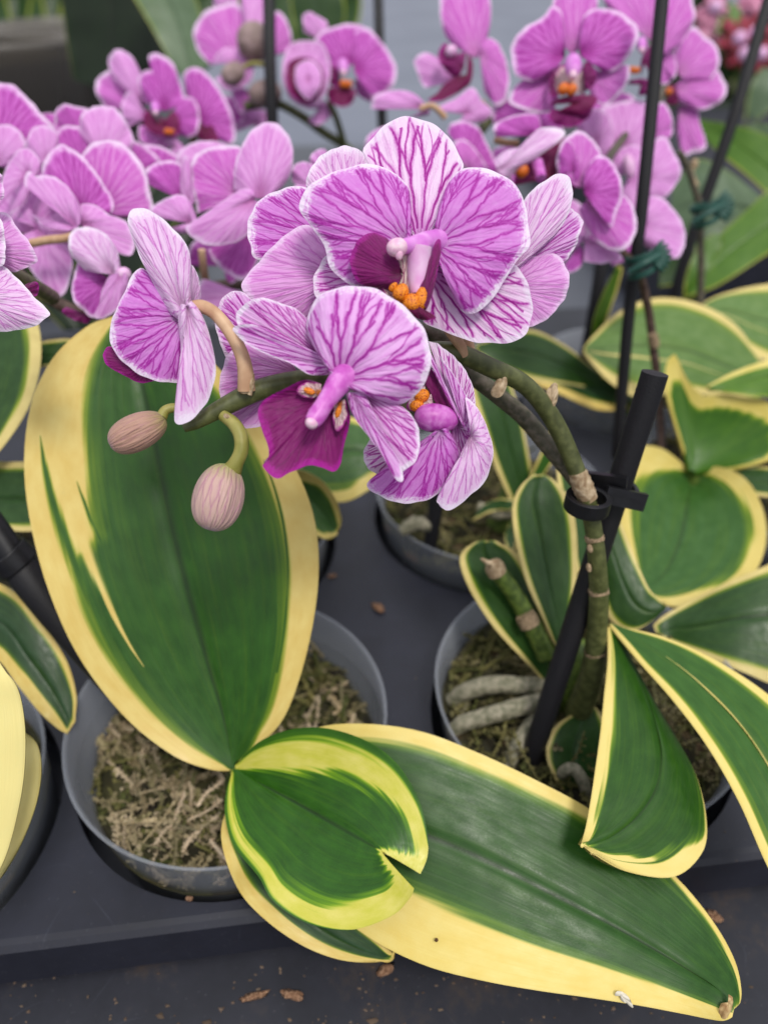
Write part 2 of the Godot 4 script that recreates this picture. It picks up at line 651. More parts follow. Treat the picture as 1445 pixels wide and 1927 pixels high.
# worn plastic: scratches, dust and dried soil
func scuffed(dark: Color, light: Color, sd: int, marks: int, soil: float, rough: float) -> StandardMaterial3D:
	var W := 768
	var r := RandomNumberGenerator.new()
	r.seed = sd
	var n1 := noise_field(W, W, 0.008, sd)
	var n2 := noise_field(W, W, 0.06, sd + 1)
	var px := PackedByteArray()
	px.resize(W * W * 3)
	var earth := Color(0.27, 0.21, 0.17)
	for i in W * W:
		var a := n1[i] / 255.0
		var b := n2[i] / 255.0 - 0.5
		var c := dark.lerp(light, clampf(a * 1.1 - 0.1 + b * 0.35, 0.0, 1.0))
		c = c.lerp(earth, soil * 0.55 * clampf((a - 0.58) * 3.0 + b * 1.4, 0.0, 1.0))
		px[i * 3] = int(c.r * 255.0)
		px[i * 3 + 1] = int(c.g * 255.0)
		px[i * 3 + 2] = int(c.b * 255.0)
	var im := Image.create_from_data(W, W, false, Image.FORMAT_RGB8, px)
	for n in marks:
		var x := r.randf() * W
		var y := r.randf() * W
		var an := r.randf() * TAU
		var bend := r.randfn() * 0.02
		var long := r.randi_range(6, 90)
		var s := r.randf_range(0.04, 0.22)
		for k in long:
			x += cos(an)
			y += sin(an)
			an += bend
			var xi := posmod(int(x), W)
			var yi := posmod(int(y), W)
			im.set_pixel(xi, yi, im.get_pixel(xi, yi).lerp(Color(0.55, 0.57, 0.62), s * sin(PI * k / long)))
	for n in marks * 12:
		var xi := r.randi_range(0, W - 2)
		var yi := r.randi_range(0, W - 2)
		var c := Color(0.50, 0.49, 0.48) if r.randf() < 0.6 else Color(0.40, 0.29, 0.21)
		for q in [[0, 0], [1, 0], [0, 1]]:
			im.set_pixel(xi + q[0], yi + q[1], im.get_pixel(xi + q[0], yi + q[1]).lerp(c, r.randf_range(0.05, 0.4)))
	var m := StandardMaterial3D.new()
	m.albedo_texture = ImageTexture.create_from_image(im)
	m.roughness = rough
	m.uv1_triplanar = true
	m.uv1_world_triplanar = true
	m.uv1_scale = Vector3.ONE * 5.0
	return m

func materials():
	var lilac := Color(0.80, 0.50, 0.86)
	var white := Color(0.93, 0.86, 0.95)
	var magenta := Color(0.60, 0.06, 0.56)
	M.petal = petal_print(11, Color(0.86, 0.64, 0.87), Color(0.82, 0.50, 0.83), white, magenta, 12, 3, 0.92, 4.8, 0.7, 0.955)
	M.petal_two = petal_print(12, Color(0.88, 0.62, 0.87), Color(0.88, 0.66, 0.89), white, magenta, 10, 3, 1.0, 7.0, 0.4, 0.96)
	M.sepal = petal_print(13, Color(0.86, 0.55, 0.85), Color(0.93, 0.80, 0.93), white, Color(0.60, 0.03, 0.54), 11, 1, 1.0, 7.0, 1.0, 0.975)
	M.sepal_fine = petal_print(14, Color(0.84, 0.48, 0.82), Color(0.89, 0.68, 0.89), white, Color(0.60, 0.04, 0.54), 15, 1, 1.0, 5.0, 0.6, 0.97)
	M.back = petal_print(15, Color(0.85, 0.54, 0.80), Color(0.88, 0.62, 0.87), Color(0.92, 0.78, 0.93), Color(0.72, 0.32, 0.70), 11, 2, 0.6, 5.0, 0.1, 0.95)
	M.back_veined = petal_print(16, Color(0.90, 0.70, 0.87), Color(0.91, 0.76, 0.91), Color(0.94, 0.88, 0.96), Color(0.70, 0.25, 0.68), 10, 2, 0.7, 3.8, 0.6, 0.94)
	M.deep = petal_print(17, Color(0.72, 0.25, 0.66), Color(0.78, 0.38, 0.76), Color(0.93, 0.80, 0.94), Color(0.58, 0.09, 0.53), 13, 2, 0.9, 5.6, 0.1, 0.93)
	M.deep_light = petal_print(18, Color(0.84, 0.50, 0.79), Color(0.78, 0.36, 0.75), Color(0.94, 0.83, 0.95), Color(0.91, 0.70, 0.90), 11, 2, 0.8, 5.6, 0.1, 0.93)
	M.lip_dark = petal_print(19, Color(0.46, 0.0, 0.33), Color(0.46, 0.0, 0.36), Color(0.60, 0.04, 0.52), Color(0.34, 0.0, 0.26), 8, 1, 0.5, 6.0, 0.0, 0.92)
	M.lip_dark.backlight = Color(0.2, 0.2, 0.2)
	M.lip_throat = petal_print(20, Color(0.92, 0.50, 0.10), Color(0.93, 0.85, 0.82), Color(0.62, 0.05, 0.52), Color(0.50, 0.02, 0.30), 12, 1, 1.0, 3.6, 0.0, 0.86)
	M.lip_blood = petal_print(21, Color(0.42, 0.0, 0.22), Color(0.45, 0.01, 0.30), Color(0.60, 0.04, 0.50), Color(0.28, 0.0, 0.18), 8, 1, 0.5, 5.0, 0.0, 0.97)
	M.column = mottled(Color(0.72, 0.24, 0.68), Color(0.88, 0.58, 0.86), 0.02, 0.4, 60.0)
	M.column_pale = mottled(Color(0.88, 0.62, 0.84), Color(0.94, 0.80, 0.92), 0.012, 0.4, 60.0)
	M.column_pink = mottled(Color(0.80, 0.40, 0.80), Color(0.90, 0.64, 0.90), 0.012, 0.4, 60.0, 0.0, 4)
	M.cap = mottled(Color(0.90, 0.66, 0.80), Color(0.96, 0.86, 0.90), 0.02, 0.4, 120.0, 0.0, 27)
	M.callus = mottled(Color(0.60, 0.10, 0.02), Color(0.97, 0.58, 0.08), 0.05, 0.45, 160.0, 0.02, 8)
	M.callus.albedo_texture.color_ramp.set_offset(0, 0.30)
	M.callus.albedo_texture.color_ramp.set_offset(1, 0.40)
	M.orange = mottled(Color(0.80, 0.30, 0.08), Color(0.92, 0.56, 0.16), 0.03, 0.5, 90.0, 0.0, 28)
	M.stem = mottled(Color(0.27, 0.29, 0.15), Color(0.40, 0.42, 0.25), 0.02, 0.45, 60.0, 0.006, 5)
	M.stem_dull = mottled(Color(0.25, 0.25, 0.17), Color(0.46, 0.42, 0.37), 0.02, 0.55, 70.0, 0.02, 6)
	M.stem_purple = mottled(Color(0.22, 0.14, 0.12), Color(0.42, 0.34, 0.30), 0.02, 0.55, 70.0, 0.0, 6)
	M.stem_green = mottled(Color(0.22, 0.30, 0.09), Color(0.42, 0.50, 0.20), 0.02, 0.5, 70.0, 0.0, 6)
	M.pedicel = mottled(Color(0.72, 0.55, 0.42), Color(0.86, 0.72, 0.58), 0.01, 0.5, 50.0, 0.0, 6)
	M.pedicel_green = mottled(Color(0.50, 0.50, 0.20), Color(0.68, 0.64, 0.38), 0.01, 0.5, 50.0, 0.0, 7)
	M.bract = mottled(Color(0.55, 0.45, 0.33), Color(0.80, 0.72, 0.60), 0.02, 0.7, 90.0, 0.02, 9)
	M.scar = mottled(Color(0.45, 0.38, 0.28), Color(0.72, 0.62, 0.50), 0.03, 0.75, 120.0, 0.02, 9)
	M.bud = petal_print(22, Color(0.64, 0.66, 0.36), Color(0.78, 0.65, 0.61), Color(0.86, 0.71, 0.79), Color(0.60, 0.32, 0.52), 18, 1, 0.5, 2.8, 0.1, 0.90)
	M.bud_brown = petal_print(23, Color(0.62, 0.58, 0.36), Color(0.70, 0.55, 0.48), Color(0.82, 0.66, 0.72), Color(0.56, 0.34, 0.44), 14, 1, 0.35, 3.0, 0.0, 0.86)
	M.bud_grey = mottled(Color(0.52, 0.44, 0.42), Color(0.70, 0.60, 0.60), 0.01, 0.6, 40.0, 0.0, 7)
	for k in ["bud", "bud_brown"]:
		M[k].backlight_enabled = false
		M[k].texture_repeat = true
	# leaves
	M.leaf_tall = leaf_print(31, [0.0, 0.02, 0.06, 0.28, 0.2, 0.24, 0.38, 0.18, 0.44, 0.2, 0.49, 0.42, 0.58, 0.45, 0.68, 0.42, 0.85, 0.42, 1.0, 0.6], [0.0, 0.0, 0.05, 0.02, 0.14, 0.2, 0.4, 0.22, 0.7, 0.22, 0.9, 0.34, 1.0, 0.5], 0.04,
		[[-0.68, 0.38, -0.88, 0.62, 0.085, 1], [-0.56, 0.30, -0.66, 0.50, 0.05, 0], [-0.46, 0.42, -0.62, 0.56, 0.04, 1], [0.74, 0.25, 0.80, 0.60, 0.03, 1]], 0.02,
		Color(0.10, 0.255, 0.02), Color(0.185, 0.37, 0.075), Color(0.86, 0.745, 0.44), Color(0.44, 0.53, 0.08), 640, 1024)
	M.leaf_young = leaf_print(32, [0.0, 0.3, 0.15, 0.16, 0.4, 0.14, 0.6, 0.2, 0.8, 0.34, 1.0, 0.5], [0.0, 0.75, 0.25, 0.58, 0.5, 0.38, 0.75, 0.24, 0.9, 0.2, 1.0, 0.3], 0.09, [[0.90, -0.5, 1.0, 0.85, 0.30, 1], [-0.95, -0.3, -1.0, 0.7, 0.10, 1]], 0.08,
		Color(0.10, 0.26, 0.02), Color(0.20, 0.40, 0.06), Color(0.78, 0.77, 0.30), Color(0.44, 0.60, 0.05), 512, 512)
	M.leaf_long = leaf_print(33, [0.0, 0.45, 0.25, 0.50, 0.5, 0.45, 0.75, 0.46, 0.92, 0.48, 1.0, 0.5], [0.0, 0.16, 0.3, 0.17, 0.6, 0.10, 0.72, 0.10, 0.86, 0.22, 1.0, 0.4], 0.02, [[0.9, 0.62, 0.65, 0.99, 0.05, 1], [0.8, 0.78, 0.62, 0.99, 0.03, 1]], 0.028,
		Color(0.095, 0.245, 0.03), Color(0.19, 0.355, 0.105), Color(0.90, 0.80, 0.46), Color(0.38, 0.50, 0.12), 512, 1024)
	M.leaf_folded = leaf_print(34, [0.0, 0.12, 0.3, 0.16, 0.6, 0.12, 0.8, 0.2, 1.0, 0.4], [0.0, 0.0, 0.3, 0.02, 0.6, 0.05, 0.74, 0.3, 0.85, 0.55, 1.0, 0.7], 0.05, [[0.75, 0.62, 0.6, 0.98, 0.04, 1]], 0.07,
		Color(0.10, 0.25, 0.025), Color(0.20, 0.36, 0.09), Color(0.92, 0.83, 0.52), Color(0.42, 0.54, 0.10), 384, 640)
	M.leaf_wide = leaf_print(35, [0.0, 0.4, 0.2, 0.2, 0.5, 0.17, 1.0, 0.2], [0.0, 0.4, 0.25, 0.2, 0.6, 0.2, 1.0, 0.22], 0.03, [[0.1, 0.22, 0.0, 0.95, 0.05, 0]], 0.025,
		Color(0.14, 0.30, 0.06), Color(0.25, 0.42, 0.15), Color(0.92, 0.83, 0.50))
	M.leaf_heart = leaf_print(36, [0.0, 0.5, 0.15, 0.4, 0.4, 0.22, 0.7, 0.2, 1.0, 0.3], [0.0, 0.5, 0.12, 0.26, 0.4, 0.12, 0.6, 0.16, 0.8, 0.34, 1.0, 0.5], 0.04, [], 0.06,
		Color(0.15, 0.31, 0.085), Color(0.28, 0.43, 0.21), Color(0.88, 0.79, 0.46))
	M.leaf_plain = leaf_print(37, [0.0, 0.2, 0.5, 0.16, 1.0, 0.25], [0.0, 0.2, 0.5, 0.15, 1.0, 0.25], 0.03, [], 0.025, Color(0.105, 0.23, 0.065), Color(0.21, 0.335, 0.155), Color(0.84, 0.76, 0.52))
	M.leaf_pale = leaf_print(38, [0.0, 0.2, 0.5, 0.22, 1.0, 0.3], [0.0, 0.2, 0.5, 0.14, 1.0, 0.25], 0.03, [[-0.3, 0.1, -0.2, 0.9, 0.05, 0]], 0.03, Color(0.30, 0.44, 0.18), Color(0.46, 0.56, 0.34), Color(0.88, 0.80, 0.54))
	M.leaf_cup = leaf_print(39, [0.0, 0.1, 1.0, 0.1], [0.0, 0.1, 1.0, 0.1], 0.17, [], 0.09, Color(0.17, 0.34, 0.04), Color(0.27, 0.44, 0.08), Color(0.86, 0.78, 0.40), Color(0.50, 0.60, 0.12), 512, 256, true)
	M.leaf_cream = leaf_print(40, [0.0, 0.9, 1.0, 0.9], [0.0, 0.9, 1.0, 0.9], 0.02, [[0.5, 0.05, 0.56, 0.4, 0.07, 1], [-0.2, 0.2, 0.0, 0.9, 0.2, 1]], 0.03, Color(0.25, 0.40, 0.10), Color(0.35, 0.48, 0.18), Color(0.93, 0.87, 0.62))
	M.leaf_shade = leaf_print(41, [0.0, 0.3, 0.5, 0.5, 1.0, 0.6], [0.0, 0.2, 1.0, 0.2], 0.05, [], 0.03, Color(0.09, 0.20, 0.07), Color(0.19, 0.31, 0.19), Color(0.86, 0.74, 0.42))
	M.leaf_green = leaf_print(42, [0.0, 0.0, 1.0, 0.0], [0.0, 0.0, 1.0, 0.0], 0.0, [], 0.0, Color(0.12, 0.22, 0.09), Color(0.22, 0.33, 0.17))
	M.leaf_bright = leaf_print(43, [0.0, 0.0, 1.0, 0.0], [0.0, 0.0, 1.0, 0.0], 0.0, [], 0.0, Color(0.22, 0.38, 0.05), Color(0.34, 0.48, 0.14))
	# plastic and ground
	M.black = mottled(Color(0.045, 0.045, 0.06), Color(0.085, 0.082, 0.105), 0.02, 0.42, 40.0, 0.008, 2)
	M.stake = mottled(Color(0.045, 0.042, 0.062), Color(0.10, 0.092, 0.115), 0.06, 0.55, 120.0, 0.012, 12)
	M.clip_green = plain(Color(0.13, 0.31, 0.27), 0.45)
	M.tray = scuffed(Color(0.102, 0.108, 0.15), Color(0.15, 0.157, 0.21), 61, 170, 0.0, 0.48)
	M.tray_low = scuffed(Color(0.10, 0.106, 0.145), Color(0.165, 0.17, 0.215), 62, 120, 1.0, 0.55)
	M.bench = mottled(Color(0.29, 0.30, 0.335), Color(0.33, 0.345, 0.385), 0.006, 0.45, 1.3, 0.0, 15)
	M.floor = mottled(Color(0.42, 0.44, 0.50), Color(0.46, 0.48, 0.54), 0.006, 0.5, 0.5, 0.0, 16)
	var pot := StandardMaterial3D.new()
	pot.transparency = BaseMaterial3D.TRANSPARENCY_ALPHA
	pot.albedo_color = Color(0.70, 0.72, 0.76, 0.36)
	pot.roughness = 0.32
	M.pot = pot
	M.soil = mottled(Color(0.16, 0.12, 0.07), Color(0.36, 0.32, 0.17), 0.03, 0.9, 30.0, 0.3, 17)
	M.root = mottled(Color(0.42, 0.42, 0.33), Color(0.66, 0.63, 0.55), 0.02, 0.7, 60.0, 0.04, 18)
	M.bark = mottled(Color(0.38, 0.25, 0.17), Color(0.68, 0.54, 0.43), 0.03, 0.9, 70.0, 0.1, 19)
	M.leaf_dusty = leaf_print(45, [0.0, 0.0, 1.0, 0.0], [0.0, 0.0, 1.0, 0.0], 0.0, [], 0.0, Color(0.27, 0.36, 0.24), Color(0.40, 0.48, 0.38), Color(0.8, 0.7, 0.4), Color(0.4, 0.5, 0.2), 256, 320)
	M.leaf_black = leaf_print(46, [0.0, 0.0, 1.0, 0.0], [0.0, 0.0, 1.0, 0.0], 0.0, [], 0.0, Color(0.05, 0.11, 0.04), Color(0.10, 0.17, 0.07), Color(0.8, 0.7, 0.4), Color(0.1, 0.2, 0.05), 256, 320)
	M.crimson = mottled(Color(0.42, 0.01, 0.12), Color(0.62, 0.04, 0.22), 0.02, 0.5, 20.0, 0.0, 23)
	M.pink_far = mottled(Color(0.70, 0.34, 0.50), Color(0.88, 0.66, 0.76), 0.02, 0.5, 20.0, 0.0, 24)
	var farp := StandardMaterial3D.new()
	farp.transparency = BaseMaterial3D.TRANSPARENCY_ALPHA
	farp.albedo_color = Color(0.47, 0.45, 0.43, 0.6)
	farp.roughness = 0.4
	M.pot_far = farp
	M.torn_edge = plain(Color(0.86, 0.83, 0.76), 0.7)
	M.dry_tip = mottled(Color(0.55, 0.40, 0.24), Color(0.80, 0.70, 0.50), 0.02, 0.7, 90.0, 0.0, 21)
	M.scar_dark = plain(Color(0.30, 0.17, 0.05), 0.7)
	M.bract_sheet = M.bract
	M.leaf_bright_edge = leaf_print(44, [0.0, 0.0, 1.0, 0.0], [0.0, 0.5, 0.5, 0.4, 1.0, 0.5], 0.05, [], 0.02, Color(0.24, 0.40, 0.05), Color(0.36, 0.50, 0.16), Color(0.86, 0.79, 0.45), Color(0.50, 0.60, 0.12), 256, 320)
	M.torn = plain(Color(0.86, 0.82, 0.74), 0.7)
	var strand := StandardMaterial3D.new()
	strand.vertex_color_use_as_albedo = true
	strand.roughness = 0.85
	M.strand = strand

# ------------------------------------------------------------------ bench, trays, pots
func structure(called: String, mesh: Mesh, m: Material, at := Vector3.ZERO, turn := Vector3.ZERO) -> MeshInstance3D:
	var o := MeshInstance3D.new()
	o.name = numbered(called)
	o.mesh = mesh
	o.material_override = m
	o.position = at
	o.rotation_degrees = turn
	o.set_meta("kind", "structure")
	o.set_meta("label", "grey " + called.replace("_", " ") + " under and behind the orchid trays")
	add_child(o)
	return o

const POTS := [[-0.0517, -0.151], [0.0703, -0.163], [0.0490, -0.276], [-0.0757, -0.254], [-0.158, -0.121], [0.168, -0.295], [0.028, -0.384], [0.143, -0.393], [0.203, -0.196], [-0.190, -0.236]]

func setting():
	var b := BoxMesh.new()
	b.size = Vector3(2.6, 0.03, 1.5)
	structure("bench_top", b, M.bench, Vector3(0, -0.0155, -0.55))
	var p := PlaneMesh.new()
	p.size = Vector2(60, 60)
	structure("floor", p, M.floor, Vector3(0, -0.72, -5))
	org = Vector3.ZERO
	# the tray that holds the pots: a slab with a round hole for each
	var tray := CSGCombiner3D.new()
	tray.name = numbered("carrying_tray")
	add_child(tray)
	tray.position = Vector3(0.0, TRAY_Y, -0.0955)
	tray.rotation_degrees.y = TRAY_TURN
	tag(tray, "black plastic carrying tray with round holes holding the rows of pots", "plant tray")
	var slab := CSGPolygon3D.new()
	slab.name = "slab"
	var w := 0.36
	var poly := PackedVector2Array([Vector2(-w, -0.017), Vector2(-w, -0.0012), Vector2(-w + 0.0012, 0), Vector2(w - 0.0012, 0), Vector2(w, -0.0012), Vector2(w, -0.017)])
	# drawn as the cut from front to back: depth runs back from the front edge
	var cut := PackedVector2Array([Vector2(0.0, -0.017), Vector2(-0.0016, -0.0018), Vector2(-0.0032, -0.0004), Vector2(-0.005, 0), Vector2(-0.40, 0), Vector2(-0.402, -0.002), Vector2(-0.402, -0.017)])
	slab.polygon = cut
	slab.depth = w * 2.0
	slab.rotation_degrees.y = -90
	slab.position = Vector3(-w, 0, 0)
	slab.material = M.tray
	tray.add_child(slab)
	var inv := Transform3D(Basis(Vector3.UP, deg_to_rad(TRAY_TURN)), tray.position).affine_inverse()
	for q in POTS:
		var h := CSGCylinder3D.new()
		h.name = "pot_hole"
		h.operation = CSGShape3D.OPERATION_SUBTRACTION
		h.radius = 0.0535
		h.height = 0.06
		h.sides = 72
		h.material = M.tray
		var at: Vector3 = inv * Vector3(q[0], TRAY_Y, q[1])
		h.position = Vector3(at.x, 0, at.z)
		tray.add_child(h, true)
	# the lower tray in front of it
	var low := CSGCombiner3D.new()
	low.name = numbered("carrying_tray")
	add_child(low)
	low.position = Vector3(0.0, LOW_Y, -0.093)
	low.rotation_degrees.y = TRAY_TURN
	tag(low, "scuffed empty black tray lying lower in front, strewn with crumbs", "plant tray")
	var slab2 := CSGPolygon3D.new()
	slab2.name = "slab"
	slab2.polygon = PackedVector2Array([Vector2(0.40, -0.03), Vector2(0.40, 0.0), Vector2(0.06, 0.0), Vector2(0.003, 0.0), Vector2(-0.02, 0.0), Vector2(-0.02, -0.03)])
	slab2.depth = w * 2.0
	slab2.rotation_degrees.y = -90
	slab2.position = Vector3(-w, 0, 0)
	slab2.material = M.tray_low
	low.add_child(slab2)

func pots():
	var labels := [
		"frosted clear pot of pale moss below the tallest leaf",
		"frosted pot with thick roots, the slanting stake planted in it",
		"frosted grey pot of bark standing behind the bare patch of tray",
		"frosted pot mostly hidden behind the tallest cream-edged leaf",
		"frosted pot rim beside the cream-white leaf at the left border",
		"pale frosted pot under the heart-shaped leaf",
		"frosted pot in deep shade below the rear flowers",
		"bluish frosted pot at the rear under the pale leaves",
		"frosted pot under the wide streaked leaf at the right border",
		"frosted pot at the far left rear under the flower spray"]
	var prof := PackedVector2Array()
	# outer wall up, rolled lip, inner wall down, floor
	prof.append_array([Vector2(0.0001, 0.001), Vector2(0.0405, 0.001), Vector2(0.042, 0.003), Vector2(0.0508, 0.0795), Vector2(0.0513, 0.0805), Vector2(0.0522, 0.0852), Vector2(0.0528, 0.0866), Vector2(0.0526, 0.0872), Vector2(0.0518, 0.0870), Vector2(0.0512, 0.0855), Vector2(0.0500, 0.079), Vector2(0.041, 0.0035), Vector2(0.0001, 0.0025)])
	var mesh := lathe(prof, 80)
	for i in POTS.size():
		var t := thing("plastic_pot", labels[i], "flower pot", Vector3(POTS[i][0], 0.0, POTS[i][1]), "frosted pots set into the tray")
		t.rotation_degrees.y = i * 37.0
		part("pot_wall", mesh, M.pot, t)
	moss("moss", "straw-coloured and green moss filling the pot below the tallest leaf", POTS[0], RIM_Y - 0.021, 640, 0.85, 5)
	moss("moss", "dark bark and olive moss round the roots in the staked pot", POTS[1], RIM_Y - 0.014, 420, 0.25, 6)
	moss("moss", "shaded bark and moss in the pot behind the bare tray", POTS[2], RIM_Y - 0.014, 300, 0.3, 7)
	var mixes := ["dark bark mix in the pot behind the tallest leaf", "dark bark mix in the pot by the cream-white leaf", "dark bark mix in the pot under the heart-shaped leaf", "dark bark mix in the shaded pot below the rear flowers", "dark bark mix in the bluish rear pot under pale leaves", "dark bark mix in the pot under the wide streaked leaf", "dark bark mix in the far left rear pot"]
	for i in [3, 4, 5, 6, 7, 8, 9]:
		moss("moss", mixes[i - 3], POTS[i], RIM_Y - 0.016, 60, 0.3, 10 + i)

func moss(called: String, label: String, at: Array, y: float, many: int, pale: float, sd: int):
	var t := MeshInstance3D.new()
	t.name = numbered(called)
	add_child(t)
	t.position = Vector3(at[0], y, at[1])
	t.set_meta("kind", "stuff")
	t.set_meta("label", label)
	t.set_meta("category", "moss")
	var r := RandomNumberGenerator.new()
	r.seed = sd
	var hills := FastNoiseLite.new()
	hills.seed = sd
	hills.frequency = 45.0
	var vs := PackedVector3Array()
	var cs := PackedColorArray()
	# lumpy bed
	var n := 26
	var R := 0.0495
	for i in n:
		for k in 40:
			var q := []
			for c in [[i, k], [i + 1, k], [i + 1, k + 1], [i, k + 1]]:
				var rr: float = R * c[0] / n
				var a: float = TAU * (c[1] % 40) / 40.0
				var x := rr * cos(a)
				var z := rr * sin(a)
				q.append(Vector3(x, hills.get_noise_2d(x, z) * 0.006 + hills.get_noise_2d(x * 3.1, z * 3.1) * 0.003 - 0.001, z))
			var mid := hills.get_noise_2d(q[0].x * 2.0 + 9.0, q[0].z * 2.0)
			var col := Color(0.016, 0.012, 0.006).lerp(Color(0.05, 0.05, 0.015), clampf(0.5 + mid, 0, 1)).lerp(Color(0.12, 0.055, 0.03), clampf(mid * 2.0 - 0.3, 0, 1) * (1.0 - pale))
			for j in [0, 1, 2, 0, 2, 3]:
				vs.append(q[j])
				cs.append(col * r.randf_range(0.7, 1.3))
	# strands with small leaflets
	for s in many:
		var a := r.randf() * TAU
		var d := R * 0.97 * sqrt(r.randf())
		var p := Vector3(d * cos(a), 0, d * sin(a))
		p.y = hills.get_noise_2d(p.x, p.z) * 0.006 + 0.0005
		var dirn := Vector3(r.randfn(), r.randfn() * 0.35 + 0.1, r.randfn()).normalized()
		var ln := r.randf_range(0.006, 0.02)
		var clump := clampf(hills.get_noise_2d(p.x * 1.3 + 5.0, p.z * 1.3) * 2.6 + 0.28, 0, 1)
		var straw := Color(0.46, 0.37, 0.22).lerp(Color(0.62, 0.50, 0.36), r.randf())
		var moss_c := Color(0.07, 0.085, 0.02).lerp(Color(0.20, 0.18, 0.06), r.randf())
		var col := moss_c.lerp(straw, clump * pale + (0.25 if r.randf() < 0.15 * pale else 0.0))
		var w := r.randf_range(0.0002, 0.0005)
		var steps := 7
		if pale > 0.5 and s % 40 == 0:          # a coarse straw twig
			w = r.randf_range(0.0005, 0.0011)
			ln = r.randf_range(0.018, 0.034)
			col = straw * 1.15
			p.y += 0.003
			steps = 14
		var bend := Vector3(r.randfn(), r.randfn() * 0.4 - 0.15, r.randfn()) * 0.10
		var side := dirn.cross(Vector3.UP).normalized()
		for k in steps:
			var nx := p + dirn * ln / steps
			if Vector2(nx.x, nx.z).length() > R * 0.99 or nx.y > 0.014:
				break
			nx.y = maxf(nx.y, hills.get_noise_2d(nx.x, nx.z) * 0.006)
			var u2 := side.cross(dirn).normalized() * w
			var sw := side * w
			for f in [[sw, u2], [u2, -sw], [-sw, sw]]:
				vs.append_array([p + f[0], nx + f[0] * 0.8, nx + f[1] * 0.8, p + f[0], nx + f[1] * 0.8, p + f[1]])
				for j in 6:
					cs.append(col)
			for lf in 7:
				var o := (side * r.randfn() + Vector3.UP * r.randf_range(-0.3, 0.9) + dirn * 0.8).normalized() * r.randf_range(0.0008, 0.0022)
				var wd := dirn.cross(o).normalized() * r.randf_range(0.0002, 0.0005)
				var lc := col * r.randf_range(0.75, 1.25)
				vs.append_array([p + wd, p + o, p - wd, p + wd, p + o * 0.6 + wd * 2.2 + dirn * 0.0003, p + o])
				for j in 6:
					cs.append(lc)
			dirn = (dirn + bend * 0.5 + Vector3(r.randfn(), r.randfn() * 0.5, r.randfn()) * 0.12).normalized()
			p = nx
	var st := SurfaceTool.new()
	st.begin(Mesh.PRIMITIVE_TRIANGLES)
	for i in vs.size():
		st.set_color(cs[i])
		st.set_smooth_group(-1)
		st.add_vertex(vs[i])
	st.generate_normals()
	t.mesh = st.commit()
	t.material_override = M.strand

